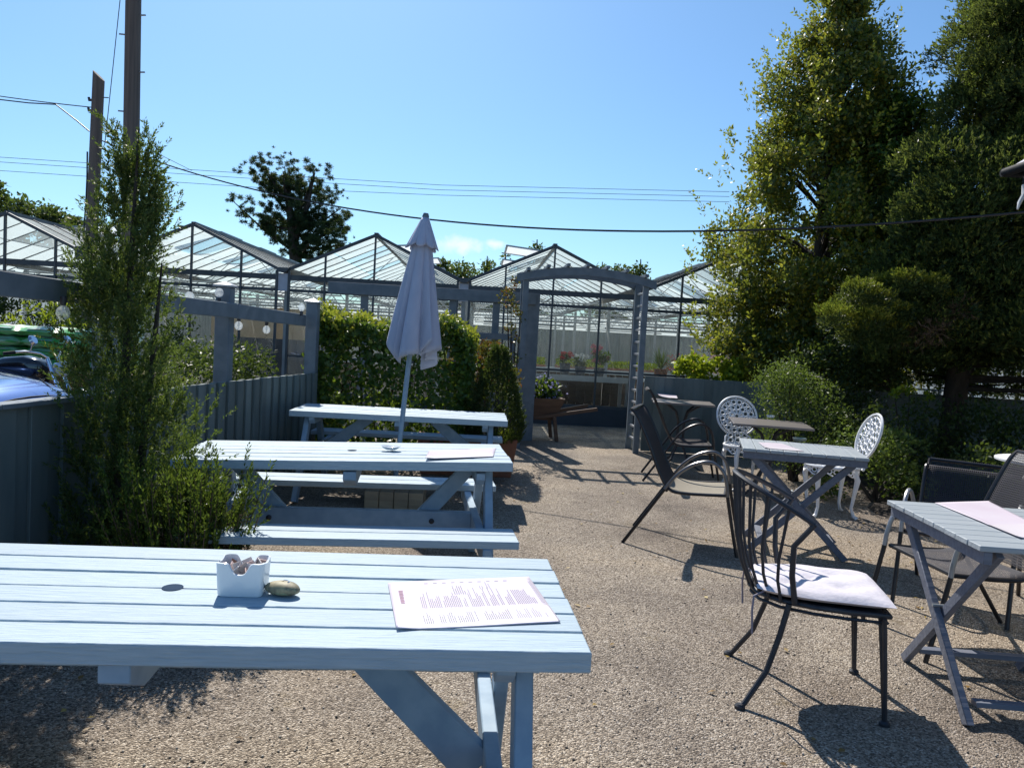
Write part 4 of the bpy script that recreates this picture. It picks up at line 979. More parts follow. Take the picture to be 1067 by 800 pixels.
staging(-3.2, 3.6, 2.4, 1.0, 'staging bench behind the hedge')
def seedlings(x, y, ln, dp, label, mt=L['lime'], h=0.16, n=1600):
    t = empty('seedling_tray', gw(x, y, 0.826), GA, label, 'seedlings', 'trays of seedlings on the staging')
    s = MB(); s.box((0, 0, 0.035), (ln, dp, 0.07)); s.build('tray', M['terracotta'], t)
    C = np.stack([RNG.uniform(-ln / 2, ln / 2, n), RNG.uniform(-dp / 2, dp / 2, n), 0.07 + h * RNG.random(n)], 1)
    leaves('foliage', C, unit(RNG.normal(size=(n, 3)) + np.array([0, 0, .8])), RNG.normal(size=(n, 3)), 0.07, 0.04, mt, t)
seedlings(-0.9, 4.5, 2.4, 0.9, 'left tray of green seedlings on the long low bench'); seedlings(1.8, 4.5, 2.4, 0.9, 'right tray of green seedlings on the long low bench')
def pot(x, y, z, label, mt, fl, r=0.10, h=0.20, spread=0.14, cat='potted plant', fh=0.12):
    t = empty('flower_pot', gw(x, y, z), 0, label, cat, 'potted flowers on the staging')
    s = MB(); s.lathe([(r * .75, 0), (r, h), (r * 1.08, h), (r * 1.08, h + .02), (r * .9, h + .02), (r * .85, h - .02)], 18); s.build('pot', mt, t)
    C, A = clump_points([(random.uniform(-.5, .5) * spread, random.uniform(-.5, .5) * spread, h + 0.05 + fh * random.random()) for _ in range(6)], [spread * .55] * 6, 9000, .8, .3)
    leaves('foliage', C, unit(A + RNG.normal(0, .5, A.shape)), RNG.normal(size=A.shape), 0.05, 0.03, L['hedge'], t)
    C, A = clump_points([(random.uniform(-.7, .7) * spread, random.uniform(-.7, .7) * spread, h + 0.10 + fh * random.random()) for _ in range(7)], [spread * .35] * 7, 11000, .8, .5)
    leaves('flowers', C, unit(RNG.normal(size=A.shape)), A, 0.035, 0.03, fl, t)
pot(0.34, 0.45, 0.826, 'dark pot of red geraniums on the staging behind the arch', M['darkwall'], L['redflower'], h=0.22)
pot(0.62, 0.42, 0.826, 'dark pot of white flowers beside the red geraniums', M['darkwall'], L['whiteflower'], h=0.18)
pot(0.98, 0.52, 0.826, 'tall pot of pink flowers at the right of the staging', M['darkwall'], L['pinkflower'], h=0.16, spread=0.18, fh=0.35)
# cordyline
t = empty('cordyline_plant', gw(2.12, 0.55, 0.826), 0, 'spiky cordyline in a pot right of the arch', 'cordyline')
s = MB(); s.lathe([(0.10, 0), (0.13, 0.20), (0.14, 0.20), (0.14, 0.22), (0.11, 0.22), (0.11, 0.19)], 18); s.build('pot', M['terracotta'], t)
s = MB()
for k in range(46):
    a = random.random() * 2 * PI; e = random.uniform(0.5, 1.45); l_ = random.uniform(0.32, 0.52)
    b0 = Vector((0, 0, 0.22)); d_ = Vector((math.cos(a) * math.cos(e), math.sin(a) * math.cos(e), math.sin(e))); sd_ = Vector((-math.sin(a), math.cos(a), 0)) * 0.013
    p1 = b0 + d_ * l_ * 0.5; p2 = b0 + d_ * l_ + Vector((0, 0, -0.10 * math.cos(e)))
    s.add([b0 - sd_ * .7, b0 + sd_ * .7, p1 + sd_, p1 - sd_, p2], [(0, 1, 2, 3), (3, 2, 4)])
s.build('leaves', L['shrub'], t, smooth=False)
bush('red_salvia', tuple(gw(2.62, 0.75, 0.826)), 'mass of red flowers on the staging beside the cordyline', 'flowers', blob(12, 0.34, 0.2, 0.15, 0.42, 0.08, 0.14), L['hedge'], 2600, (0.04, 0.06), (0.02, 0.035), extra=('flowers', L['redflower'], 3000, (0.03, 0.05), (0.02, 0.04), 1.02), stems=4)
bush('pink_valerian', tuple(gw(3.35, 0.85, 0.826)), 'paler pink red flowers behind the lime shrub', 'flowers', blob(12, 0.4, 0.2, 0.2, 0.55, 0.09, 0.15), L['hedge'], 2000, (0.04, 0.06), (0.02, 0.035), extra=('flowers', L['pinkflower'], 2800, (0.03, 0.05), (0.02, 0.04), 1.02), stems=4)
# tan display board and dark panel inside left bay
t = empty('display_board', gw(-5.5, 3.2), GA, 'tan partition board standing inside the left glasshouse bay', 'partition')
s = MB()
for k in range(5): s.box((-1.15 + k * 0.575, 0, 1.05), (0.57, 0.03, 1.55))
s.build('board', M['tanboard'], t, bevel=0.002)
for x in (-1.4, 0, 1.4):
    s = MB(); s.box((x, 0.05, 0.92), (0.06, 0.06, 1.84)); s.build('post', M['rustwood'], t)
t = empty('dark_screen', gw(-4.95, 1.6), GA, 'dark low screen behind the left fence inside the glass', 'screen')
s = MB()
for k in range(5): s.box((-0.8 + k * 0.40, 0, 0.62), (0.395, 0.03, 1.16))
s.build('panel', M['darkwall'], t)
s = MB(); s.box((0, 0.04, 0.05), (1.5, 0.3, 0.06)); s.build('foot', M['darkwall'], t)

# ------------------------------------------------------------------ shrubs between left fence and glass
bush('dark_conifer_shrub', (-3.12, 8.0, 0), 'dark low conifer shrub behind the capped rail post', 'shrub', blob(30, 0.55, 0.4, 0.2, 1.15, 0.18, 0.28), L['dark'], 3400, (0.04, 0.08), (0.015, 0.03))
bush('laurel_shrub', (-2.75, 9.4, 0), 'dark laurel behind the ribbed fence', 'shrub', blob(24, 0.75, 0.4, 0.2, 0.70, 0.18, 0.26), L['dark'], 3000, (0.05, 0.09), (0.025, 0.045))
bush('clipped_shrub', (-3.1, 6.9, 0), 'small rounded olive shrub beside the rail post', 'shrub', blob(10, 0.25, 0.25, 0.35, 0.95, 0.14, 0.2), L['gold'], 3600, (0.025, 0.05), (0.01, 0.02))
for i, (px, y, h_, lab) in enumerate([(20, 11.2, 1.55, 'yellow green arching shrub behind the green sacks'), (52, 11.4, 1.70, 'taller yellow green shrub behind the right end of the sacks')]):
    q = D(px, 330, y); bush('spiraea_shrub', (q.x, q.y, 0), lab, 'shrub', blob(14, 0.42, 0.3, 0.5, h_ - 0.12, 0.13, 0.22), L['lime'], 2600, (0.05, 0.09), (0.02, 0.04), group='yellow green shrubs')
q = D(35, 322, 12.4)  # hedge added to darken the view where the glasshouse interior is dim
bush('interior_shade_hedge', (q.x, q.y, 0), 'added dark hedge masking the bright glazing behind the yellow green shrubs', 'hedge', blob(46, 1.5, 0.3, 0.3, 1.75, 0.25, 0.36), L['dark'], 1700, (0.05, 0.09), (0.025, 0.045))
bush('mixed_shrub', (-5.3, 11.6, 0), 'dark mixed shrub behind the juniper', 'shrub', blob(16, 0.8, 0.4, 0.3, 1.5, 0.2, 0.34), L['dark'], 1700, (0.05, 0.09), (0.025, 0.045))
q = D(145, 345, 10.6)
t = empty('oval_sign', (q.x, q.y, 0), 0, 'blank white oval plate on a stake behind the juniper', 'sign')
s = MB(); n = 24; s.prism([(0.085 * math.cos(2 * PI * i / n), q.z + 0.17 * math.sin(2 * PI * i / n)) for i in range(n)], -0.012, 0.0, 'y'); s.build('plate', M['white'], t)
s = MB(); s.box((0, 0.02, q.z / 2), (0.04, 0.03, q.z)); s.build('stake', M['galv'], t)

# ------------------------------------------------------------------ sacks on a display bench
q0 = D(0, 356, 10.2); bx, by = -6.3, 10.2
t = empty('pallet_bench', (bx, by, 0), 0, 'timber pallet bench carrying the green compost sacks', 'bench')
s = MB()
for k in range(8): s.box((0.35, -0.42 + k * 0.12, 0.715), (2.3, 0.10, 0.022))
s.build('deck', M['wood'], t)
for x in (-0.75, 0.35, 1.45):
    s = MB(); s.box((x, 0, 0.35), (0.10, 0.9, 0.70)); s.build('trestle', M['wood'], t)
def sack_mesh():
    v, f = [], []; nx, ny = 14, 10
    for sgn in (1, -1):
        for i in range(nx + 1):
            for j in range(ny + 1):
                u, w_ = i / nx * 2 - 1, j / ny * 2 - 1
                e = max(0.0, (1 - abs(u) ** 4) * (1 - abs(w_) ** 4)) ** 0.55
                v.append((u * 0.245, w_ * 0.36, 0.068 + sgn * 0.067 * e ** 0.8 + 0.006 * math.sin(u * 9 + w_ * 5) * e))
    o = (nx + 1) * (ny + 1)
    for b in (0, o):
        for i in range(nx):
            for j in range(ny):
                a = b + i * (ny + 1) + j; q = (a, a + ny + 1, a + ny + 2, a + 1); f.append(q if b == 0 else tuple(reversed(q)))
    return v, f
def sack_print():
    s = MB(); grid = []
    for i in range(9):
        row = []
        for j in range(7):
            u = (i / 8 * 2 - 1) * 0.66; w_ = (j / 6 * 2 - 1) * 0.96
            e = max(0.0, (1 - abs(u) ** 4) * (1 - abs(w_) ** 4)) ** 0.55
            row.append((u * 0.245, w_ * 0.36, 0.0705 + 0.067 * e ** 0.8 + 0.006 * math.sin(u * 9 + w_ * 5) * e))
        grid.append(row)
    s.sheet(grid); return s
sk = None
rowname = ['bottom', 'third', 'second', 'top']
colname = ['left column', 'middle column', 'right column']
for c_ in range(3):
    for r_ in range(4):
        if sk is None:
            sk = empty('compost_sack', (0, 0, 0), 0, '', 'sack', 'green compost sacks'); s = MB(); s.add(*sack_mesh()); s.build('bag', M['sackgreen'], sk, angle=80); sack_print().build('printed_panel', M['sackpale'], sk); o = sk
        else: o = copy_tree(sk)
        o['label'] = 'green compost sack, %s row of the %s on the bench' % (rowname[r_], colname[c_])
        o.location = (bx - 0.30 + [0, 0.52, 1.15][c_] + random.uniform(-.02, .02), by - 0.03 + random.uniform(-.02, .02), 0.727 + r_ * 0.137); o.rotation_euler = (0, 0, random.uniform(-.05, .05))

# ------------------------------------------------------------------ car
t = empty('parked_car', (-3.86, 6.35, -0.05), 0, 'metallic blue car, its rounded nose showing above the left fence', 'car')
sec = [(0.0, 0.32, 0.58, 0.50), (-0.05, 0.26, 0.70, 0.66), (-0.16, 0.22, 0.83, 0.76), (-0.36, 0.20, 0.90, 0.83), (-0.65, 0.20, 0.955, 0.86), (-0.95, 0.20, 0.985, 0.87), (-1.35, 0.20, 1.03, 0.88), (-3.3, 0.20, 1.02, 0.87), (-3.75, 0.22, 0.96, 0.83), (-3.9, 0.30, 0.85, 0.76)]
def ring(x, z0, z1, hw, n=28):
    out = []
    for k in range(n):
        a = 2 * PI * k / n; e = 0.42
        out.append((x, hw * math.copysign(abs(math.cos(a)) ** e, math.cos(a)), (z0 + z1) / 2 + (z1 - z0) / 2 * math.copysign(abs(math.sin(a)) ** (e if math.sin(a) < 0 else 0.62), math.sin(a))))
    return out
s = MB(); v = []; f = []
for sx in sec: v += ring(*sx)
n = 28
for i in range(len(sec) - 1):
    for j in range(n): f.append((i * n + j, i * n + (j + 1) % n, (i + 1) * n + (j + 1) % n, (i + 1) * n + j))
f += [tuple(range(n)), tuple((len(sec) - 1) * n + j for j in reversed(range(n)))]
s.add(v, f); body = s.build('body', M['carblue'], t, angle=70)
s = MB(); cab = [(-1.25, 0.98, 1.04, 0.72), (-1.75, 0.98, 1.32, 0.68), (-2.1, 0.98, 1.44, 0.64), (-2.9, 0.98, 1.44, 0.63), (-3.35, 0.98, 1.30, 0.66), (-3.7, 0.9, 0.99, 0.72)]
v = []; f = []
for sx in cab: v += ring(*sx)
for i in range(len(cab) - 1):
    for j in range(n): f.append((i * n + j, i * n + (j + 1) % n, (i + 1) * n + (j + 1) % n, (i + 1) * n + j))
f += [tuple(range(n)), tuple((len(cab) - 1) * n + j for j in reversed(range(n)))]
s.add(v, f); s.build('glasshouse_windows', M['carglass'], t, angle=70)
s = MB(); s.sheet([[(-2.05 - 0.95 * i / 6, -0.56 + 1.12 * j / 8, 1.452 - 0.03 * ((j - 4) / 4) ** 2) for j in range(9)] for i in range(7)]); s.build('roof', M['carblue'], t, solid=0.01)
for sx, sy in ((-0.72, -0.80), (-0.72, 0.80), (-3.2, -0.80), (-3.2, 0.80)):
    s = MB(); s.tube([(sx, sy - 0.09, 0.30), (sx, sy - 0.08, 0.30), (sx, sy + 0.08, 0.30), (sx, sy + 0.09, 0.30)], [0.27, 0.30, 0.30, 0.27], 28); wh = s.build('wheel', M['rubber'], t)
    s = MB(); s.tube([(sx, sy - 0.096, 0.30), (sx, sy + 0.096, 0.30)], 0.19, 20); s.build('rim', M['galv'], wh)
for sy in (-1, 1):
    s = MB(); s.tube([(-0.20, sy * 0.56, 0.665), (-0.035, sy * 0.55, 0.64)], [0.085, 0.075], 16); s.build('headlight', M['lamp'], t)
s = MB()
for sy in (-1, 1): s.tube([(-0.10, sy * 0.40, 0.775), (-0.35, sy * 0.47, 0.915), (-0.65, sy * 0.53, 0.972), (-0.98, sy * 0.56, 1.003)], 0.006, 5)
s.tube([(-0.13, y, 0.80 - 0.12 * abs(y) ** 2) for y in (-0.4, -0.2, 0, 0.2, 0.4)], 0.006, 5)
s.build('bonnet_seam', M['rubber'], t)

# ------------------------------------------------------------------ motorcycle
mb0 = Vector((-5.45, 8.3, 0))
t = empty('motorcycle', mb0, 0, 'black motorcycle with chrome handlebars beyond the blue car', 'motorcycle')
for x in (-0.72, 0.72):
    s = MB(); s.tube([(x + 0.27 * math.cos(a), 0, 0.32 + 0.27 * math.sin(a)) for a in [i * PI / 16 for i in range(32)]], 0.052, 10, closed=True); wh = s.build('wheel', M['rubber'], t)
    s = MB(); s.tube([(x + 0.225 * math.cos(a), 0, 0.32 + 0.225 * math.sin(a)) for a in [i * PI / 14 for i in range(28)]], 0.02, 8, closed=True)
    for k in range(8): s.tube([(x, 0.01 * (k % 2), 0.32), (x + 0.22 * math.cos(k * PI / 4), 0, 0.32 + 0.22 * math.sin(k * PI / 4))], 0.006, 5)
    s.build('rim', M['chrome'], wh)
for sy in (-1, 1):
    s = MB(); s.tube([(0.72, sy * 0.09, 0.32), (0.60, sy * 0.09, 0.62), (0.46, sy * 0.09, 0.98)], [0.026, 0.026, 0.02], 10); s.build('fork', M['chrome'], t)
    s = MB(); s.tube([(0.47, sy * 0.09, 0.97), (0.44, sy * 0.18, 1.02), (0.38, sy * 0.33, 1.04), (0.30, sy * 0.42, 1.03)], 0.013, 8); hb = s.build('handlebar', M['chrome'], t)
    s = MB(); s.tube([(0.32, sy * 0.40, 1.03), (0.25, sy * 0.48, 1.015)], 0.019, 10); s.build('grip', M['rubber'], hb)
    s = MB(); s.tube([(0.40, sy * 0.28, 1.04), (0.44, sy * 0.31, 1.13)], 0.006, 6); s.tube([(0.432, sy * 0.31, 1.155), (0.438, sy * 0.31, 1.158), (0.462, sy * 0.31, 1.170)], [0.05, 0.058, 0.045], 14); s.build('mirror', M['chrome'], hb)
s = MB(); v = []; f = []; n = 20
for (x, z0, z1, hw) in [(0.43, 0.80, 0.88, 0.05), (0.38, 0.74, 0.94, 0.12), (0.22, 0.70, 0.985, 0.155), (0.0, 0.70, 0.96, 0.15), (-0.2, 0.70, 0.88, 0.11), (-0.28, 0.72, 0.82, 0.06)]: v += ring(x, z0, z1, hw, n)
for i in range(5):
    for j in range(n): f.append((i * n + j, i * n + (j + 1) % n, (i + 1) * n + (j + 1) % n, (i + 1) * n + j))
f += [tuple(range(n)), tuple(5 * n + j for j in reversed(range(n)))]
s.add(v, f); s.build('fuel_tank', M['blackgloss'], t, angle=70)
s = MB(); v = []; f = []
for (x, z0, z1, hw) in [(-0.20, 0.70, 0.80, 0.10), (-0.35, 0.68, 0.80, 0.14), (-0.6, 0.72, 0.84, 0.14), (-0.85, 0.78, 0.90, 0.10), (-0.95, 0.82, 0.88, 0.06)]: v += ring(x, z0, z1, hw, n)
for i in range(4):
    for j in range(n): f.append((i * n + j, i * n + (j + 1) % n, (i + 1) * n + (j + 1) % n, (i + 1) * n + j))
f += [tuple(range(n)), tuple(4 * n + j for j in reversed(range(n)))]
s.add(v, f); s.build('saddle', M['rubber'], t, angle=70)
s = MB(); s.tube([(0.50, 0, 0.86), (0.58, 0, 0.86), (0.64, 0, 0.86)], [0.06, 0.09, 0.085], 16); s.build('headlight', M['lamp'], t)
s = MB(); s.box((0.02, 0, 0.42), (0.42, 0.26, 0.28)); s.tube([(0.10, 0, 0.5), (0.22, 0, 0.72)], [0.11, 0.09], 12); s.tube([(-0.06, 0, 0.5), (-0.14, 0, 0.70)], [0.11, 0.09], 12); s.build('engine', M['galv'], t, bevel=0.02)
s = MB(); s.tube([(0.45, 0, 0.80), (0.25, 0, 0.40), (-0.2, 0, 0.34), (-0.72, 0, 0.32)], 0.025, 8); s.tube([(0.40, 0, 0.86), (-0.25, 0, 0.70), (-0.72, 0.08, 0.32)], 0.022, 8); s.build('frame', M['blackgloss'], t)
s = MB(); s.tube([(0.2, -0.12, 0.6), (0.24, -0.15, 0.30), (0.0, -0.16, 0.24), (-0.9, -0.17, 0.30)], [0.022, 0.022, 0.03, 0.042], 10); s.build('exhaust', M['chrome'], t)
s = MB()
grid = [[(0.72 + 0.34 * math.cos(a), y, 0.32 + 0.34 * math.sin(a)) for y in (-0.07, 0, 0.07)] for a in [0.5 + i * 0.2 for i in range(10)]]
s.sheet(grid); s.build('mudguard', M['blackgloss'], t, solid=0.006)
s = MB(); s.tube([(0.0, 0.13, 0.3), (0.02, 0.26, 0.0)], 0.012, 6); s.build('side_stand', M['galv'], t)

# ------------------------------------------------------------------ poles and cables
def pole(px_top, py_top, px_b, py_b, y, r0_, r1_, label, above=0.0, slant=False):
    a, b = D(px_top, py_top, y), D(px_b, py_b, y)
    d = (a - b) / (a.z - b.z); base_ = b - d * b.z; top_ = a + d * above
    t = empty('telegraph_pole', base_, 0, label, 'pole', 'weathered timber poles')
    s = MB(); nseg = 10
    s.tube([(top_ - base_) * (i / nseg) for i in range(nseg + 1)], [r1_ + (r0_ - r1_) * i / nseg for i in range(nseg + 1)], 16)
    if slant:
        for i in range(16):
            x, y_, z = s.v[10 * 16 + i]; cx = (top_ - base_).x; s.v[10 * 16 + i] = (x, y_, z - 0.9 * (x - cx) - 0.03)
    po = s.build('shaft', M['polewood'], t)
    return t, base_, top_, d
t, b1, tp1, d1 = pole(139, 0, 136.2, 188, 12.0, 0.105, 0.125, 'thick tall timber pole rising out of the picture', 3.0)
for z, sx in ((4.6, -1), (5.2, 1), (5.75, -1), (6.05, 1), (4.0, 1)):
    c = d1 * z; s = MB(); s.tube([(c.x + sx * 0.08, c.y, c.z), (c.x + sx * 0.20, c.y - 0.02, c.z)], 0.012, 6); s.build('climbing_step', M['galv'], t)
t, b2, tp2, d2_ = pole(103, 77, 93.5, 290, 12.2, 0.085, 0.095, 'shorter timber pole with a cut slanting top and a junction box', 0, True)
s = MB(); c = d2_ * 2.42; s.box((c.x - 0.10, c.y - 0.10, c.z), (0.15, 0.10, 0.20)); s.build('junction_box', M['darkwall'], t, bevel=0.01)
for z in (4.80, 4.64):
    c = d2_ * z; s = MB(); s.tube([(c.x - 0.07, c.y, c.z), (c.x - 0.13, c.y, c.z + 0.0), (c.x - 0.14, c.y, c.z + 0.04)], [0.02, 0.025, 0.02], 8); s.build('insulator', M['darkwall'], t)
s = MB(); s.tube([(d2_ * 4.85).to_tuple(), ((d2_ * 4.85) + Vector((0.17, 0, 0.0))).to_tuple()], 0.008, 6); s.build('hook', M['darkwall'], t)
s = MB(); s.tube([tuple(d2_ * z + Vector((-0.105 + 0.01 * math.sin(z * 6), -0.02, 0))) for z in (4.0, 3.6, 3.2, 2.8, 2.5)], 0.012, 6); s.build('down_cable', M['cable'], t)
def cable(name, pts, r, label, sag=0.0, group='overhead wires'):
    a = Vector(pts[0]); t = None
    s = MB(); out = []
    if sag and len(pts) == 2:
        b = Vector(pts[1])
        out = [a.lerp(b, i / 40) - Vector((0, 0, sag * 4 * (i / 40) * (1 - i / 40))) - a for i in range(41)]
    else: out = [Vector(p) - a for p in pts]
    s.tube(out, r, 6); o = s.build(name, M['cable']); o.location = a
    return tag(o, label, 'cable', group)
eave_pt = D(1130, 215, 6.2)
cable('overhead_cable', [D(107, 147, 12.1), eave_pt], 0.0105, 'thick black cable sagging across the yard to the trees at right', 0.66)
cable('pole_stay_wire', [D(131.5, -60, 12.0), D(109, 152, 12.15)], 0.006, 'thin wire from the tall pole down to the shorter pole')
cable('telephone_wire', [D(-120, 79, 14.5), D(95.5, 112, 12.2)], 0.008, 'upper of the two wires reaching the shorter pole from the left', 0.05)
cable('telephone_wire', [D(-120, 98, 14), D(0, 104, 13.0), D(30, 107.5, 12.8), D(58, 109, 12.6), D(80, 126, 12.3), D(93, 137, 12.2)], 0.010, 'lower kinked wire reaching the shorter pole from the left')
cable('drop_wire', [D(108, 131, 12.2), D(160, 158, 16), D(200, 178, 20)], 0.006, 'short thin wire running from the shorter pole towards the pine')
for k, (ya, yb) in enumerate([(160, 200), (165, 205), (174, 210.5)]):
    cable('power_line', [D(-60, ya, 38), D(268, (ya + 21.5), 39), D(460, (yb - 7), 40), D(760, yb, 41)], 0.012, ['topmost', 'middle', 'lowest'][k] + ' of three thin power lines behind the pine tree')

# ------------------------------------------------------------------ trees far behind
def far_tree(px, py_top, y, halfw, label, mt, n_cl=30, trunk=True, name='far_tree', per=300, lo=0.25, cat='tree', shape='round', Ls=(0.16, 0.3), group=None):
    top = D(px, py_top, y); H = top.z
    t = empty(name, (top.x, top.y, 0), 0, label, cat, group)
    cl, rs = [], []
    for k in range(n_cl):
        z = H * (lo + (1 - lo) * random.random())
        fr = (z / H - lo) / (1 - lo)
        R_ = halfw * (math.sin(PI * (0.18 + 0.78 * fr)) if shape == 'round' else (1 - fr) * 0.95 + 0.03)
        a = random.random() * 2 * PI; q = math.sqrt(random.random()) * R_
        cl.append((q * math.cos(a), q * math.sin(a), z - halfw * 0.15)); rs.append((0.26 if shape == 'round' else 0.22) * halfw * random.uniform(0.7, 1.2) * (1 if shape == 'round' else max(.45, 1.15 - fr)))
    C, A = clump_points(cl, rs, per / (0.26 * halfw) ** 2, 0.8, 0.3)
    leaves('crown', C, unit(A + RNG.normal(0, .7, A.shape)), RNG.normal(size=A.shape), RNG.uniform(*Ls, len(C)), RNG.uniform(Ls[0] * .5, Ls[1] * .5, len(C)), mt, t)
    s = MB(); s.tube([(0, 0, 0), (0.1, 0, H * 0.5), (0, 0, H * 0.96)], [0.035 * H, 0.022 * H, 0.004 * H], 8)
    for k in range(0, n_cl, 3):
        c = Vector(cl[k]); s.tube([(0.05, 0, max(0.1, c.z * 0.75)), c * 0.6 + Vector((0, 0, c.z * .34)), c], [0.012 * H, 0.008 * H, 0.002 * H], 5)
    s.build('trunk', M['bark'], t)
    return t
# the pine: two tops, open tufted crown and a long bough to the left
py_ = 36.0
base_p = D(313, 340, py_); t = empty('pine_tree', (base_p.x, py_, 0), 0, 'dark two topped pine with a long bough, standing beyond the glasshouse', 'pine tree')
def pp(px, py, dy=0.0): q = D(px, py, py_) - Vector((base_p.x, py_, 0)); return Vector((q.x, dy, q.z))
s = MB(); s.tube([(0, 0, 0), pp(312, 300), pp(307, 262), pp(303, 225), pp(295, 185)], [0.42, 0.34, 0.27, 0.18, 0.04], 10); s.tube([pp(306, 250), pp(320, 215), pp(328, 180)], [0.2, 0.13, 0.03], 8)
tufts = []
def bough(a, b, n_, spread, dyr, keep=0.5):
    for k in range(n_):
        u = random.random() ** 0.7; c = a.lerp(b, u) + Vector((random.gauss(0, spread * .75), random.gauss(0, dyr), random.gauss(0, spread * .75))); tufts.append(c) if random.random() < keep else None
boughs = [((306, 262), (243, 210), 20, .28), ((304, 240), (262, 222), 16, .3), ((303, 225), (270, 182), 22, .35), ((302, 212), (280, 178), 22, .35), ((301, 205), (292, 170), 40, .4), ((303, 215), (300, 176), 34, .45),
          ((306, 235), (312, 195), 40, .5), ((310, 225), (328, 177), 46, .42), ((312, 230), (342, 200), 46, .45), ((314, 240), (352, 215), 44, .45), ((315, 250), (357, 240), 40, .42), ((314, 258), (360, 252), 40, .4), ((312, 268), (345, 264), 26, .35), ((308, 245), (322, 235), 40, .5), ((310, 262), (330, 255), 30, .45), ((304, 232), (285, 235), 24, .4)]
for a, b, n_, sp_ in boughs:
    A_, B_ = pp(*a), pp(*b); dyv = random.uniform(-1.2, 1.2); B_.y += dyv
    s.tube([A_, A_.lerp(B_, .5) + Vector((0, 0, -0.15)), B_], [0.08, 0.055, 0.02], 6); bough(A_, B_, n_, sp_, .5, 0.95 if n_ <= 22 else 0.45)
s.build('trunk', M['bark'], t)
tf = np.array([tuple(c) for c in tufts]); tf = np.repeat(tf, 4, 0) + RNG.normal(0, .17, (4 * len(tf), 3))
C, A = clump_points(tf, RNG.uniform(.06, .19, len(tf)), 300 / 0.2 ** 2, 0.85, 0.05)
leaves('crown', C, A, RNG.normal(size=A.shape), RNG.uniform(0.08, 0.15, len(C)), RNG.uniform(0.012, 0.026, len(C)), L['pine'], t)
for (px, py, y, hw, lab, sh, nm) in [(18, 203, 30, 2.0, 'broad olive tree behind the leftmost glasshouse roof', 'round', 'broadleaf_tree'), (55, 214, 31, 1.5, 'low rounded tree right of the broad olive tree', 'round', 'broadleaf_tree'),
        (-12, 178, 28, 1.6, 'tree cut off by the left edge of the photo', 'round', 'broadleaf_tree'), (80, 226, 33, 1.2, 'small tree next to the shorter pole', 'round', 'broadleaf_tree'),
        (462, 262, 36, 1.3, 'thin spruce tip just right of the umbrella', 'cone', 'spruce_tree'), (484, 270, 38, 2.2, 'low bushy treetop in the glasshouse valley', 'round', 'broadleaf_tree'),
        (527, 253, 36, 1.9, 'spruce top left of the middle gable', 'cone', 'spruce_tree'), (560, 244, 40, 1.7, 'spruce top behind the middle gable', 'cone', 'spruce_tree'),
        (508, 262, 40, 2.0, 'low spruce between two glasshouse gables', 'cone', 'spruce_tree'),
        (628, 268, 36, 1.5, 'small spruce top right of the middle gable', 'cone', 'spruce_tree'), (668, 265, 37, 1.7, 'larger spruce top above the arch', 'cone', 'spruce_tree'), (648, 275, 38, 1.6, 'low treetop beside the arch top', 'round', 'broadleaf_tree')]:
    far_tree(px, py, y, hw * (2.0 if sh == 'cone' else 1.25), lab, L['far'], n_cl=34 if sh == 'round' else 90, name=nm, per=170 if sh == 'round' else 120, shape=sh, lo=0.2, Ls=(0.13, 0.26), group='treetops behind the glasshouse')

# ------------------------------------------------------------------ big trees at right
t = empty('holly_tree', (4.46, 11.6, 0), 0, 'tall conical holly with yellow tinged leaves right of the glasshouse', 'holly tree')
s = MB(); s.tube([(0, 0, 0), (0.02, 0, 1.5), (0.05, 0, 3.2), (0.07, 0, 5.2), (0.08, 0, 6.6)], [0.15, 0.13, 0.10, 0.05, 0.012], 10)
cl, rs = [], []
def hr(z): return float(np.interp(z, [0.9, 1.6, 2.8, 3.8, 4.8, 5.8, 6.6, 7.0], [1.5, 1.75, 1.88, 1.72, 1.36, 0.86, 0.34, 0.04]))
for k in range(360):
    z = 1.0 + 5.95 * random.random() ** 1.12; a = random.random() * 2 * PI; q = hr(z) * random.uniform(0.42, 1.0) * (0.86 + 0.14 * math.sin(3 * a + z * 2))
    c = Vector((0.012 * z + q * math.cos(a), q * math.sin(a) * 0.9, z)); cl.append(tuple(c)); rs.append(random.uniform(0.17, 0.36) * (1 if z < 5.5 else 0.75))
    if k % 3 == 0: s.tube([(0.012 * z, 0, z * 0.86), tuple(c * 0.5 + Vector((0.006 * z, 0, z * 0.45))), tuple(c)], [0.035, 0.022, 0.006], 5)
s.build('trunk', M['bark'], t)
C, A = clump_points(cl, rs, 4700, 0.9, 0.25)
leaves('crown', C, unit(A * 0.5 + RNG.normal(0, .7, A.shape) + np.array([0, 0, .35])), unit(A + RNG.normal(0, .7, A.shape)), RNG.uniform(0.05, 0.085, len(C)), RNG.uniform(0.03, 0.048, len(C)), L['holly'], t, 0.2)
n = 260    # young shoots standing out of the outline
an = RNG.random(n) * 2 * PI; zz = 1.2 + 5.7 * RNG.random(n); rr = np.array([hr(z) for z in zz]) * 1.0
st = np.stack([0.012 * zz + np.cos(an) * rr, np.sin(an) * rr * .9, zz], 1)
C, A = shoots(st, np.stack([np.cos(an) * .5, np.sin(an) * .5, np.full(n, .9)], 1) + RNG.normal(0, .2, (n, 3)), RNG.uniform(.2, .45, n), 16, 0.03, 1.0)
leaves('young_shoots', C, A, RNG.normal(size=A.shape), RNG.uniform(0.05, 0.08, len(C)), RNG.uniform(0.025, 0.04, len(C)), L['hedgetop'], t)
t = empty('broadleaf_tree', (5.25, 10.9, 0), 0, 'dark broadleaved tree filling the gap between the holly and the layered conifer', 'tree')
s = MB(); s.tube([(0, 0, 0), (0.03, 0, 2), (0, 0, 4.9)], [0.11, 0.08, 0.012], 8); cl, rs = [], []
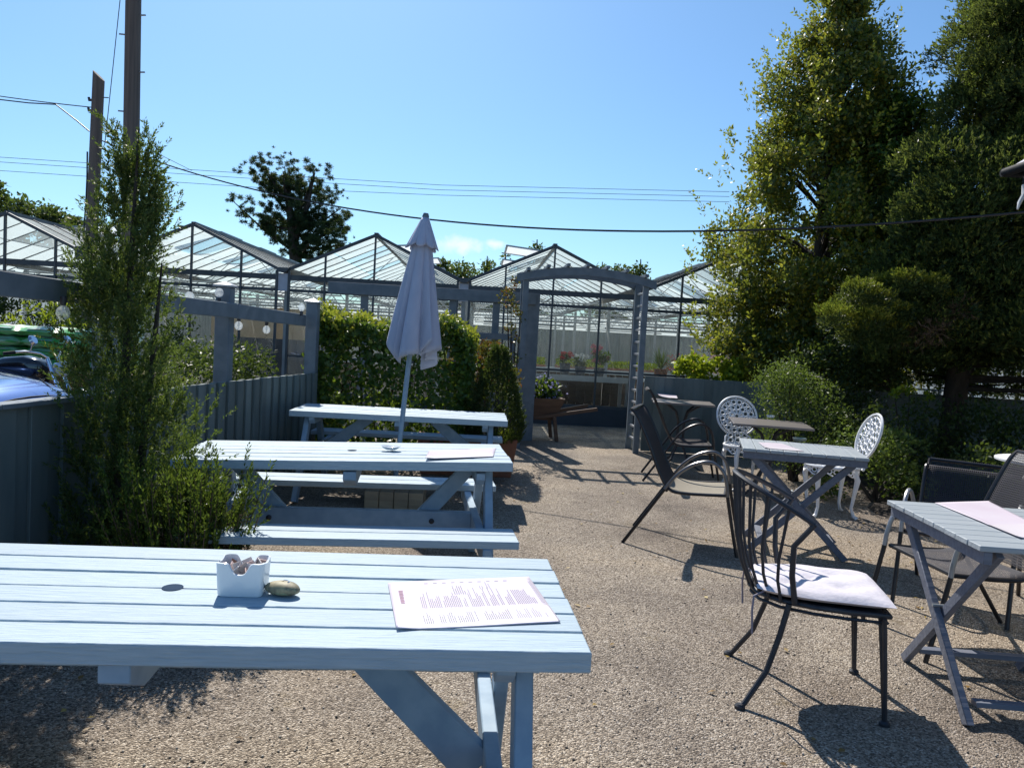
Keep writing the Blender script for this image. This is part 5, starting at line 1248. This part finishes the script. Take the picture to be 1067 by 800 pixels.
for k in range(90):
    z = 1.6 + 3.5 * random.random(); a = random.random() * 2 * PI; q = float(np.interp(z, [1.6, 2.6, 4.0, 5.1], [.9, 1.0, .75, .2])) * random.uniform(.3, 1)
    cl.append((q * math.cos(a), q * math.sin(a), z)); rs.append(random.uniform(.18, .32))
    if k % 4 == 0: s.tube([(0.02, 0, z * .85), cl[-1]], [0.03, 0.006], 5)
s.build('trunk', M['bark'], t)
C, A = clump_points(cl, rs, 3800, .9, .25)
leaves('crown', C, unit(A * .5 + RNG.normal(0, .7, A.shape)), unit(A + RNG.normal(0, .7, A.shape)), RNG.uniform(.05, .09, len(C)), RNG.uniform(.028, .045, len(C)), L['hedge'], t, .2)
# big layered cypress / yew
t = empty('cypress_tree', (6.15, 9.6, 0), 0, 'large dark layered conifer filling the right edge', 'conifer')
s = MB(); s.tube([(-0.62, 0, 0), (-0.60, 0, 1.2), (-0.50, 0, 2.5), (-0.1, 0, 4.5), (0.3, 0, 7.4)], [0.17, 0.13, 0.12, 0.09, 0.02], 12)
plates = []
for k in range(135):
    z = 1.5 + 6.1 * ((k + random.random()) / 135); a = random.random() * 2 * PI if k % 2 else random.uniform(0.85, 1.75) * PI
    q = float(np.interp(z, [1.5, 2.5, 3.5, 4.5, 6, 7.6], [1.3, 1.4, 1.3, 1.0, 0.5, 0.15])) * random.uniform(0.35, 1.05)
    plates.append((Vector((0.04 * z + q * math.cos(a), q * math.sin(a), z)), random.uniform(0.40, 0.80), a))
    if k % 2 == 0: s.tube([(-0.58 + 0.11 * z, 0, z * 0.9), tuple(plates[-1][0])], [0.035, 0.01], 5)
for (x, y, z, r_) in ((-1.5, -.5, 1.55, .5), (-1.1, -.7, 1.75, .55), (-0.2, -1.0, 1.5, .5), (0.4, -1.2, 1.35, .6), (-1.75, 0.1, 1.9, .5), (1.1, -1.1, 1.2, .6), (0.0, -0.7, 1.95, .6), (-0.7, .9, 1.3, .6), (0.5, .8, 1.2, .7), (1.3, .3, 1.3, .7)):
    plates.append((Vector((x, y, z)), r_, x * 5)); s.tube([(-0.55, 0, z * 0.95), (x, y, z)], [0.035, 0.01], 5)
s.build('trunk', M['bark'], t)
ST, DR, TS, TD = [], [], [], []
for c, r_, a in plates:
    m_ = int(820 * (r_ / 0.5) ** 2)
    lob = 1 + 0.22 * np.sin(5 * RNG.random() * 6 + 0)
    d = sphere_dirs(m_); d[:, 2] = np.where(RNG.random(m_) < .8, np.abs(d[:, 2]), -np.abs(d[:, 2]) * .5)
    th = np.arctan2(d[:, 1], d[:, 0]); lob = 1 + 0.16 * np.sin(5 * th + a * 3) + 0.10 * np.sin(9 * th + a)
    p_ = d * (r_ * lob * (0.5 + .5 * RNG.random(m_) ** .5))[:, None]; p_[:, 2] = p_[:, 2] * 0.50 - 0.30 * (p_[:, 0] ** 2 + p_[:, 1] ** 2)
    ST.append(np.array(c)[None] + p_); DR.append(d * np.array([1, 1, .3]) + np.array([0, 0, .6]))
    m2 = m_ // 6; d = sphere_dirs(m2); d[:, 2] = np.abs(d[:, 2]); th = np.arctan2(d[:, 1], d[:, 0]); lob = 1 + 0.16 * np.sin(5 * th + a * 3) + 0.10 * np.sin(9 * th + a)
    p_ = d * (r_ * lob * 1.03)[:, None]; p_[:, 2] = p_[:, 2] * 0.50 - 0.30 * (p_[:, 0] ** 2 + p_[:, 1] ** 2)
    TS.append(np.array(c)[None] + p_); TD.append(d * np.array([1, 1, .3]) + np.array([0, 0, .9]))
ST = np.concatenate(ST); DR = np.concatenate(DR) + RNG.normal(0, .3, (len(ST), 3)); TS = np.concatenate(TS); TD = np.concatenate(TD)
C, A = shoots(ST, DR, RNG.uniform(.04, .10, len(ST)), 4, 0.012, 0.6)
leaves('crown', C, A, RNG.normal(size=A.shape), RNG.uniform(0.04, 0.07, len(C)), RNG.uniform(0.012, 0.022, len(C)), L['cypress'], t)
C, A = shoots(TS, TD, RNG.uniform(.04, .09, len(TS)), 4, 0.012, 0.6)
leaves('sunlit_sprays', C, A, RNG.normal(size=A.shape), RNG.uniform(0.035, 0.06, len(C)), RNG.uniform(0.012, 0.02, len(C)), L['cylit'], t)  # top side of each plate only, painted as if sunlit
# a lower golden bough with dead twigs
bl_ = D(895, 305, 8.9); br_ = D(975, 315, 8.9)
s = MB(); root = Vector((-0.5, 0, 1.75))
def loc(v_): return Vector(v_) - Vector((6.15, 9.6, 0))
tips = [loc(D(px, py, 8.75 + random.uniform(-.25, .25))) for px, py in ((882, 318), (895, 303), (915, 310), (925, 296), (945, 292), (962, 300), (985, 312), (935, 325), (905, 335), (958, 325), (870, 330), (890, 345), (930, 345), (972, 296))]
for q in tips: s.tube([root, root.lerp(q, .55) + Vector((0, 0, .06)), q], [0.035, 0.02, 0.006], 6)
bg_ = s.build('golden_bough', M['bark'], t)
C0, A0 = clump_points([tuple(q) for q in tips], [random.uniform(.14, .24) for _ in tips], 420 / .044, 0.55, 0.35); up_ = A0[:, 2] > 0.1
C, A = shoots(C0[up_], A0[up_] * .6 + np.array([0, 0, .6]), RNG.uniform(.04, .09, up_.sum()), 5, .01, .6)
leaves('golden_sprays', C, A, RNG.normal(size=A.shape), RNG.uniform(.03, .055, len(C)), RNG.uniform(.010, .018, len(C)), L['gold'], bg_)
C0, A0 = clump_points([(q.x, q.y, q.z - .06) for q in tips], [random.uniform(.13, .20) for _ in tips], 520 / .058, 0.6, 0.1)
C, A = shoots(C0, A0 * .6 + np.array([0, 0, .4]), RNG.uniform(.04, .09, len(C0)), 4, .01, .6)
leaves('inner_sprays', C, A, RNG.normal(size=A.shape), RNG.uniform(.03, .055, len(C)), RNG.uniform(.010, .018, len(C)), L['cypress'], bg_)
dt = [loc(D(px, py, 8.6 + random.uniform(-.2, .2))) for px, py in ((985, 330), (975, 345), (960, 350), (998, 322), (990, 345), (945, 352))]
C0, A0 = clump_points([tuple(q) for q in dt], [0.13] * len(dt), 60 / .017, 0.8, 0.1)
C, A = shoots(C0, A0, RNG.uniform(.06, .14, len(C0)), 5, .008, .5)
leaves('dead_twigs', C, A, RNG.normal(size=A.shape), RNG.uniform(.05, .11, len(C)), RNG.uniform(.003, .007, len(C)), L['twig'], bg_)
# understorey
bush('lime_shrub', (2.80, 10.88, 0), 'lime green broad leaved shrub looking over the right fence', 'shrub', blob(26, 0.50, 0.2, 0.88, 1.28, 0.10, 0.16), L['lime'], 5200, (0.06, 0.10), (0.04, 0.06))
bush('grey_green_shrub', (3.30, 8.75, 0), 'rounded grey green shrub behind the white chairs', 'shrub', blob(34, 0.46, 0.38, 0.22, 1.25, 0.16, 0.26), L['shrub'], 5200, (0.025, 0.05), (0.012, 0.022), stems=12)
bush('low_ivy_shrub', (3.75, 7.75, 0), 'low leafy shrub behind the right white chair', 'shrub', blob(26, 0.55, 0.35, 0.10, 0.66, 0.13, 0.22), L['shrub'], 4200, (0.03, 0.06), (0.02, 0.035))
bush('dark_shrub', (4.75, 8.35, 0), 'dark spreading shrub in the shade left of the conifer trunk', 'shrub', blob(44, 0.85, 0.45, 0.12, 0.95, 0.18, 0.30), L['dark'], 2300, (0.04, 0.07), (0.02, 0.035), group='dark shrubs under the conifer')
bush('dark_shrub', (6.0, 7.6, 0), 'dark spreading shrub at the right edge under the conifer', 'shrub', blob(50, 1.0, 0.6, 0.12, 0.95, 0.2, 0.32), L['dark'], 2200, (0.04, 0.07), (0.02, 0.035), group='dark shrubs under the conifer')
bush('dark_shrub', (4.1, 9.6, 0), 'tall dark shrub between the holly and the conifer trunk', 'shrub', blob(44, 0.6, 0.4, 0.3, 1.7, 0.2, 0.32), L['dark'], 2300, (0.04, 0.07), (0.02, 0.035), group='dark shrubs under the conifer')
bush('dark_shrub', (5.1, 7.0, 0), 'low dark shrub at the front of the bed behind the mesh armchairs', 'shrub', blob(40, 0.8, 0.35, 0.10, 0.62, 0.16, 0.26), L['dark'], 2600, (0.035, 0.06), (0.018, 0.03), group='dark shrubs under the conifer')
q = D(950, 408, 8.6)
bush('lime_seedling', (q.x, q.y, 0), 'small lime leaved sapling in front of the dark shrubs', 'sapling', [((random.uniform(-.22, .22), random.uniform(-.1, .1), q.z + random.uniform(-.06, .03)), 0.06) for _ in range(7)], L['lime'], 5200, (0.05, 0.08), (0.02, 0.035), stems=4)

# ------------------------------------------------------------------ chairs and tables at right
def sling_chair(loc, yaw, label, cat='armchair', back=0.98, rod='dark_rod', arm_rod='bronze_rod', seat_m='sling_tan', back_m='sling', group='dark sling armchairs', W=0.27):
    t = empty('garden_armchair', loc, yaw, label, cat, group)
    def crv(pts, n=40):
        """Catmull-Rom through points"""
        P_ = [Vector(pts[0])] + [Vector(p) for p in pts] + [Vector(pts[-1])]; out = []
        for i in range(1, len(P_) - 2):
            for k in range(6):
                u = k / 6; a, b, c, d = P_[i - 1], P_[i], P_[i + 1], P_[i + 2]
                out.append(0.5 * ((2 * b) + (c - a) * u + (2 * a - 5 * b + 4 * c - d) * u * u + (3 * b - a - 3 * c + d) * u ** 3))
        out.append(P_[-2]); return out
    for sy in (-1, 1):
        y = sy * (W + 0.02)
        s = MB(); s.tube([(-0.33, y, 0.0), (-0.185, y, 0.22), (-0.05, y, 0.43)], 0.0125, 8); s.build('leg', M[rod], t)
        s = MB(); s.tube([(0.39, y, 0.42), (0.435, y, 0.2), (0.48, y, 0.0)], 0.0125, 8); s.build('leg', M[rod], t)
        s = MB(); s.tube(crv([(-0.05, y, 0.43), (0.03, y, 0.54), (0.14, y, 0.625), (0.26, y, 0.655), (0.345, y, 0.60), (0.38, y, 0.50), (0.39, y, 0.42)]), 0.0125, 8); s.build('arm', M[arm_rod], t)
        s = MB(); bk = back
        s.tube(crv([(0.37, sy * W, 0.425), (0.10, sy * W, 0.41), (-0.02, sy * W, 0.43), (-0.10, sy * W, 0.55), (-0.19, sy * W, 0.76), (-0.275, sy * W, bk - 0.05), (-0.32, sy * W, bk)]), 0.012, 8); s.build('sling_rail', M[rod], t)
    s = MB(); s.tube([(0.37, -W, 0.425), (0.37, W, 0.425)], 0.011, 8); s.build('cross_rail', M[rod], t); s = MB(); s.tube([(-0.32, -W, back), (-0.32, W, back)], 0.011, 8); s.build('cross_rail', M[rod], t); s = MB(); s.tube([(-0.035, -W - .02, 0.42), (-0.035, W + .02, 0.42)], 0.010, 8); s.build('cross_rail', M[rod], t)
    prof = crv([(-0.03, 0, 0.445), (-0.10, 0, 0.55), (-0.19, 0, 0.76), (-0.275, 0, back - 0.05), (-0.325, 0, back + 0.008), (-0.345, 0, back - 0.01)])
    s = MB(); s.sheet([[(p.x - 0.012 * (1 - (2 * j / 8 - 1) ** 2), (2 * j / 8 - 1) * W, p.z) for j in range(9)] for p in prof]); s.build('backrest', M[back_m], t, solid=0.004)
    prof = crv([(0.375, 0, 0.43), (0.24, 0, 0.418), (0.10, 0, 0.415), (0.0, 0, 0.428), (-0.03, 0, 0.443)])
    s = MB(); s.sheet([[(p.x, (2 * j / 8 - 1) * W, p.z - 0.012 * (1 - (2 * j / 8 - 1) ** 2)) for j in range(9)] for p in prof]); s.build('seat', M[seat_m], t, solid=0.004)
    return t
sling_chair((1.275, 5.76, 0), math.radians(-17), 'dark sling armchair with a pale seat in the middle of the yard')
sling_chair((1.83, 8.45, 0), math.radians(-8), 'dark sling armchair drawn up to the bistro table by the fence', arm_rod='dark_rod', seat_m='sling')
sling_chair((2.86, 4.72, 0), math.radians(233), 'low grey mesh armchair behind the right folding table', back=0.80, rod='dark_rod', arm_rod='pale_rod', seat_m='weave_seat', back_m='weave')
sling_chair((2.53, 3.96, 0), math.radians(184), 'grey woven armchair with a thick pale frame at the right edge', back=0.98, rod='dark_rod', arm_rod='pale_rod', seat_m='weave_seat', back_m='weave')

def folding_table(loc, yaw, label, wid=0.84, ln=0.70, h=0.76, slats=9):
    t = empty('folding_table', loc, yaw, label, 'folding table', 'grey slatted folding tables')
    s = MB(); sw = (wid - (slats - 1) * 0.004) / slats
    for k in range(slats):
        s.box((random.uniform(-.002, .002), -wid / 2 + sw / 2 + k * (sw + 0.004), h - 0.011), (ln, sw, 0.022))
    s.build('tabletop', M['grey_lit'], t, bevel=0.0025, seg=2)
    for sx in (-1, 1):
        s = MB(); s.box((sx * (ln / 2 - 0.035), 0, h - 0.022 - 0.0265), (0.032, wid - 0.01, 0.05)); s.build('apron', M['grey'], t, bevel=0.002)
        s = MB(); s.bar((sx * (ln / 2 - 0.070), 0.37, h - 0.03), (sx * (ln / 2 - 0.070), -0.33, 0.0), 0.030, 0.058, (0, 1, 0)); s.v = [(x, y, min(max(z, 0.0), h - .024)) for x, y, z in s.v]; s.build('leg', M['grey'], t, bevel=0.003)
        s = MB(); s.bar((sx * (ln / 2 - 0.103), -0.37, h - 0.03), (sx * (ln / 2 - 0.103), 0.33, 0.0), 0.030, 0.058, (0, 1, 0)); s.v = [(x, y, min(max(z, 0.0), h - .024)) for x, y, z in s.v]; s.build('leg', M['grey'], t, bevel=0.003)
        s = MB(); s.tube([(sx * (ln / 2 - 0.05), 0, 0.365 * h / .72), (sx * (ln / 2 - 0.12), 0, 0.365 * h / .72)], 0.007, 8); s.build('pivot_bolt', M['galv'], t)
    for y, z in ((-0.26, 0.075), (0.245, 0.09)):
        s = MB(); s.box((0, y, z), (ln - 0.24, 0.045, 0.022)); s.build('stretcher', M['grey'], t, bevel=0.002)
    return t
folding_table((2.22, 3.30, 0), math.radians(-4), 'grey slatted folding table cut off by the right edge', wid=0.86, ln=0.74)
folding_table((2.17, 5.70, 0), math.radians(76), 'grey slatted folding table with crossed legs in the middle right', wid=0.84, ln=0.66)
HT = 0.762
menu([P(974, 524, HT), P(1030, 522, HT), P(1105, 560, HT), P(1062, 561, HT)], 'pink menu lying on the right folding table', HT, lines=False, curl=0.002)
menu([P(790, 461, HT), P(815, 462, HT), P(838, 470.5, HT), P(797, 467, HT)], 'pale paper menu on the middle folding table', HT, lines=False, curl=0.002)
def ashtray(p, z, label, r=0.05, mt='ash'):
    t = empty('ashtray', (p.x, p.y, z), 0, label, 'ashtray', 'small ashtrays on the café tables')
    s = MB(); s.lathe([(r * .85, 0), (r, 0.022), (r * .9, 0.024), (r * .75, 0.008)], 20); s.build('bowl', M[mt], t)
    s = MB(); s.lathe([(r * .74, 0.008), (0.001, 0.0085)], 16, cap=False); s.build('ash', M['soil'], t)
ashtray(P(833, 459, HT), 0.761, 'dark green ashtray on the middle folding table', 0.055)
# dark bistro tables
def bistro(loc, yaw, w_, d_, h, label, mt='rustwood'):
    t = empty('bistro_table', loc, yaw, label, 'bistro table', 'dark metal bistro tables')
    s = MB(); s.box((0, 0, h - 0.012), (w_, d_, 0.022)); s.build('tabletop', M[mt], t, bevel=0.004, seg=2)
    for sx in (-1, 1):
        for sy in (-1, 1):
            s = MB(); s.tube([(sx * 0.20, sy * 0.20, h - 0.022), (sx * 0.07, sy * 0.07, h - 0.12), (sx * 0.035, sy * 0.035, h - 0.24), (sx * 0.035, sy * 0.035, 0.26), (sx * 0.10, sy * 0.10, 0.10), (sx * 0.24, sy * 0.24, 0.0)], 0.013, 8); s.build('leg', M['black'], t)
    s = MB(); s.box((0, 0, 0.35), (0.10, 0.10, 0.03)); s.build('collar', M['black'], t)
    return t
M['bistro_top'] = surf('brown_grey_top', (0.20, 0.175, 0.165), (0.15, 0.135, 0.13), rough=0.35, scale=(3, 20, 20), bump=0.1)
bistro((2.66, 7.85, 0), math.radians(-12), 0.76, 0.74, 0.74, 'dark square bistro table in front of the white lace chair', 'bistro_top')
bistro((2.09, 9.35, 0), math.radians(-8), 0.72, 0.62, 0.80, 'dark bistro table standing by the fence at the arch', 'bistro_top')
ashtray(P(803, 435, 0.74), 0.742, 'small pale ashtray on the dark square bistro table', 0.045, 'ceramic')
menu([P(684, 410, 0.805), P(705, 411.5, 0.805), P(706, 415.5, 0.805), P(688, 413.5, 0.805)], 'crumpled paper menu on the bistro table by the fence', 0.8, lines=False, curl=0.01)
# white cast lace chairs
def lace_chair(loc, yaw, label):
    t = empty('cast_iron_chair', loc, yaw, label, 'chair', 'white lace cast iron chairs'); t.scale = (1.1, 1.1, 1.04)
    def B(y, s_):            # point on the reclined back plate; s_ = height along it
        return Vector((-0.19 - 0.27 * s_ - 0.10 * (0.0) + 0.18 * y * y * 1.0 - 0.02, y, 0.43 + s_ * 0.98))
    def outline(n=36):
        pts = []
        for i in range(n + 1):
            a = -0.35 * PI + (1.70 * PI) * i / n - 0.0
            a = -PI / 2 * 0.72 + (PI + PI * 0.72) * i / n
            pts.append((0.205 * math.cos(a), 0.285 + 0.205 * math.sin(a)))
        return [(-0.13, 0.0)][::-1] + [(0.135, 0.0), (0.125, 0.07)] + pts + [(-0.125, 0.07), (-0.135, 0.0)]
    ol = outline()[1:]
    s = MB(); s.tube([B(y, z) for y, z in ol], 0.011, 6); s.tube([B(y, 0.0) for y in (-0.135, 0, 0.135)], 0.010, 6)
    c0 = 0.285
    for r_, m_ in ((0.045, 8), (0.095, 11), (0.15, 16)):
        for k in range(m_):
            a = 2 * PI * k / m_ + r_ * 9; y, z = r_ * math.cos(a), c0 + r_ * math.sin(a)
            if z < 0.10 and abs(y) > 0.09: continue
            s.tube([B(y + 0.024 * math.cos(b), z + 0.024 * math.sin(b)) for b in [i * PI / 5 for i in range(10)]], 0.0062, 4, closed=True)
    for r_ in (0.072, 0.125, 0.178): s.tube([B(r_ * math.cos(b), c0 + r_ * math.sin(b)) for b in [i * PI / 14 for i in range(28)]], 0.005, 4, closed=True)
    for k in range(12): a = k * PI / 6; s.tube([B(0.03 * math.cos(a), c0 + .03 * math.sin(a)), B(0.195 * math.cos(a), c0 + 0.195 * math.sin(a))], 0.0045, 4)
    for y in (-0.075, 0.0, 0.075):
        for z in (0.035, 0.085): s.tube([B(y + 0.028 * math.cos(b), z + 0.024 * math.sin(b)) for b in [i * PI / 5 for i in range(10)]], 0.008, 4, closed=True)
    s.build('backrest', M['white_iron'], t)
    s = MB(); s.tube([(0.21 * math.cos(a), 0.21 * math.sin(a), 0.44) for a in [i * PI / 16 for i in range(32)]], 0.013, 6, closed=True)
    for r_, m_ in ((0.05, 7), (0.105, 12), (0.16, 18)):
        for k in range(m_):
            a = 2 * PI * k / m_; s.tube([(r_ * math.cos(a) + 0.025 * math.cos(b), r_ * math.sin(a) + 0.025 * math.sin(b), 0.44) for b in [i * PI / 4 for i in range(8)]], 0.006, 4, closed=True)
    s.build('seat', M['white_iron'], t)
    s = MB(); m_ = 22
    s.tube([(0.212 * math.cos(a), 0.212 * math.sin(a), 0.385 + 0.018 * math.sin(8 * a)) for a in [i * PI / 24 for i in range(48)]], 0.007, 5, closed=True)
    for k in range(m_):
        a = 2 * PI * k / m_; s.tube([(0.212 * math.cos(a + .11 * math.cos(b)), 0.212 * math.sin(a + .11 * math.cos(b)), 0.410 + 0.02 * math.sin(b)) for b in [i * PI / 4 for i in range(8)]], 0.0055, 4, closed=True)
    s.build('skirt', M['white_iron'], t)
    for k in range(4):
        a = PI / 4 + k * PI / 2; cx, sx_ = math.cos(a), math.sin(a)
        s = MB(); s.tube([(0.185 * cx, 0.185 * sx_, 0.43), (0.225 * cx, 0.225 * sx_, 0.34), (0.205 * cx, 0.205 * sx_, 0.20), (0.19 * cx, 0.19 * sx_, 0.09), (0.215 * cx, 0.215 * sx_, 0.025), (0.245 * cx, 0.245 * sx_, 0.006)], [0.022, 0.024, 0.016, 0.013, 0.014, 0.017], 8)
        s.v = [(x, y, max(z, 0)) for x, y, z in s.v]; s.build('leg', M['white_iron'], t)
    return t
lace_chair((2.52, 8.10, 0), math.radians(-84), 'white lace cast iron chair with a round back facing the bistro table')
lace_chair((2.97, 7.00, 0), math.radians(177), 'white lace cast iron chair seen from its side, right of the tables')
# white table at the right edge
q = P(1055, 479, 0.72)
t = empty('garden_table', (q.x + 0.35, q.y, 0), 0.1, 'white round topped table at the right edge under the conifer', 'table')
s = MB(); s.lathe([(0.40, 0.70), (0.42, 0.705), (0.42, 0.72), (0.40, 0.724)], 36); s.build('tabletop', M['white'], t)
s = MB(); s.lathe([(0.045, 0.16), (0.035, 0.40), (0.06, 0.70)], 14); s.build('pedestal', M['white_iron'], t)
for k in range(3):
    a = k * 2 * PI / 3; s = MB(); s.tube([(0.03 * math.cos(a), 0.03 * math.sin(a), 0.22), (0.16 * math.cos(a), 0.16 * math.sin(a), 0.14), (0.29 * math.cos(a), 0.29 * math.sin(a), 0.012)], 0.018, 8); s.build('foot', M['white_iron'], t)

# wrought iron chair in the foreground
def wire_chair(loc, yaw, label):
    t = empty('wrought_iron_chair', loc, yaw, label, 'chair'); t.scale = (1.15, 1.06, 1.0)
    def rim(s_):   # seat rim, s_ in 0..1 from front right round the back to front left
        a = -0.62 * PI + 0  # unused
        return None
    seat = [(0.225, -0.225), (0.10, -0.228), (-0.02, -0.215), (-0.13, -0.175), (-0.195, -0.10), (-0.215, 0.0), (-0.195, 0.10), (-0.13, 0.175), (-0.02, 0.215), (0.10, 0.228), (0.225, 0.225)]
    z_s = 0.435
    s = MB(); s.tube([(x, y, z_s) for x, y in seat], 0.011, 8, closed=True); s.tube([(x * .98, y * .98, z_s - 0.028) for x, y in seat], 0.007, 6, closed=True); s.build('seat_rim', M['black'], t)
    s = MB(); s.prism([(x * 0.97, y * 0.97) for x, y in seat], z_s - 0.004, z_s + 0.004, 'z'); s.build('seat_plate', M['black'], t)
    # back: barrel rail over fanned rods
    NR = 11
    def top(u):     # u -1..1
        a = u * 1.30
        return Vector((-0.30 + 0.33 * (1 - math.cos(a)) * 1.05, 0.265 * math.sin(a), 0.925 - 0.145 * u * u))
    def bot(u):
        a = u * 1.18
        return Vector((-0.215 + 0.25 * (1 - math.cos(a)) * 0.85, 0.232 * math.sin(a), z_s))
    s = MB(); s.tube([top(-1 + 2 * i / 30) for i in range(31)], 0.0105, 8); s.build('top_rail', M['black'], t)
    for i in range(NR):
        u = -1 + 2 * i / (NR - 1)
        thick = i in (0, NR - 1)
        a, b = bot(u), top(u); mid = a.lerp(b, .5) + Vector((-0.02, 0, -0.02)) * (1 if not thick else 0)
        if thick: mid = a.lerp(b, .72) + Vector((-0.05, 0, 0.0))
        s = MB(); s.tube([a, a.lerp(mid, .5) + Vector((-.008, 0, 0)), mid, b], 0.0105 if thick else (0.009 if i == NR // 2 else 0.0058), 8); s.build('back_rod', M['black'], t)
    for sy in (-1, 1):
        s = MB(); s.tube([(-0.10, sy * 0.195, z_s - 0.005), (-0.125, sy * 0.205, 0.30), (-0.165, sy * 0.225, 0.15), (-0.235, sy * 0.255, 0.02), (-0.25, sy * 0.262, 0.006)], 0.0105, 8)
        s.lathe([(0.019, 0), (0.019, 0.012), (0.012, 0.02)], 12, (-0.25, sy * 0.262, 0)); s.build('leg', M['black'], t)
        s = MB()
        for o_ in (-0.028, 0.028): s.tube([(0.205 , sy * 0.218 + o_, z_s - 0.005), (0.222, sy * 0.228 + o_ * 0.55, 0.2), (0.235, sy * 0.235 + o_ * 0.12, 0.012)], 0.0082, 8)
        s.lathe([(0.019, 0), (0.019, 0.012), (0.012, 0.02)], 12, (0.235, sy * 0.235, 0)); s.build('leg', M['black'], t)
    return t
WL = (1.335, 3.27, 0); WY = math.radians(-11)
wire_chair(WL, WY, 'black wrought iron chair with fanned rods and a cushion in the foreground')
t = empty('seat_cushion', (WL[0], WL[1], 0.445), WY, 'lilac white tufted seat cushion on the black wrought iron chair', 'cushion'); t.scale = (1.18, 1.06, 1.0)
v, f = [], []; nx = ny = 22
tufts_ = [(-0.09, -0.09), (-0.09, 0.09), (0.09, -0.09), (0.09, 0.09), (0, 0)]
for sg in (1, -1):
    for i in range(nx + 1):
        for j in range(ny + 1):
            u, w_ = i / nx * 2 - 1, j / ny * 2 - 1
            k_ = 1 - 0.28 * max(0, -u) ** 2
            x, y = 0.02 + u * 0.222, w_ * 0.225 * k_
            e = max(0.0, (1 - abs(u) ** 5) * (1 - abs(w_) ** 5)) ** 0.5
            z = 0.026 + (0.026 if sg > 0 else -0.024) * e
            if sg > 0:
                for (a, b) in tufts_: z -= 0.016 * math.exp(-((x - a) ** 2 + (y - b) ** 2) / 0.0007)
                z += 0.003 * math.sin(40 * y + 3 * math.sin(17 * x)) * e + 0.012 * max(0, u) ** 2 * (0.5 - 0.9 * max(0, abs(w_) - .5))
            v.append((x, y, z))
o_ = (nx + 1) * (ny + 1)
for b in (0, o_):
    for i in range(nx):
        for j in range(ny):
            a = b + i * (ny + 1) + j; q = (a, a + ny + 1, a + ny + 2, a + 1); f.append(q if b == 0 else tuple(reversed(q)))
s = MB(); s.add(v, f); s.build('pad', M['cushion'], t, angle=80)
for sy in (-1, 1):
    s = MB(); s.tube([(-0.17, sy * 0.15, 0.02), (-0.215, sy * 0.185, 0.0), (-0.218, sy * 0.19, -0.06), (-0.212, sy * 0.185, -0.16)], 0.004, 5); s.build('tie', M['ink'], t)

# ------------------------------------------------------------------ building eave at right
q = D(1047, 179, 5.6)
t = empty('cafe_building', (q.x, q.y, 0), 0, 'corner of the café roof with dark gutter at the right edge', 'building')
s = MB(); s.box((2.6, -1.9, 1.33), (4.3, 3.2, 2.66)); s.build('wall', M['render'], t)
zt = q.z
s = MB(); s.add([(0.06, 0.0, zt + 0.03), (0.06, -4.2, zt + 0.03), (2.3, -2.2, zt + 1.9), (2.3, -1.9, zt + 1.9), (5.2, 0, zt + .03), (5.2, -4.2, zt + .03)], [(0, 1, 2, 3), (0, 3, 4), (1, 5, 2), (3, 2, 5, 4)]); s.build('roof', M['slateroof'], t, solid=0.03, smooth=False)
s = MB(); s.box((2.6, -2.1, zt - 0.045), (5.0, 4.1, 0.09)); s.build('soffit', M['soffit'], t)
s = MB(); s.tube([(0.02, 0.03, zt), (0.02, -4.2, zt)], 0.032, 10); s.tube([(0.0, 0.03, zt + .001), (5.2, 0.03, zt + .001)], 0.0315, 10); s.build('gutter', M['soffit'], t)
s = MB(); s.tube([(0.14, -0.02, zt - 0.09), (0.135, -0.03, zt - 0.16), (0.10, -0.04, zt - 0.22), (0.085, -0.05, zt - 0.27)], [0.02, 0.018, 0.014, 0.006], 8); s.build('bracket', M['white'], t)

# ------------------------------------------------------------------ render settings
SC.view_settings.view_transform = 'Standard'; SC.view_settings.look = 'None'; SC.view_settings.gamma = 1.0
SC.view_settings.exposure = 0.42; SC.view_settings.use_curve_mapping = False
SC.cycles.max_bounces = 8; SC.cycles.diffuse_bounces = 3; SC.cycles.glossy_bounces = 3; SC.cycles.transmission_bounces = 4; SC.cycles.transparent_max_bounces = 24
SC.cycles.use_denoising = True; SC.cycles.sample_clamp_indirect = 6.0
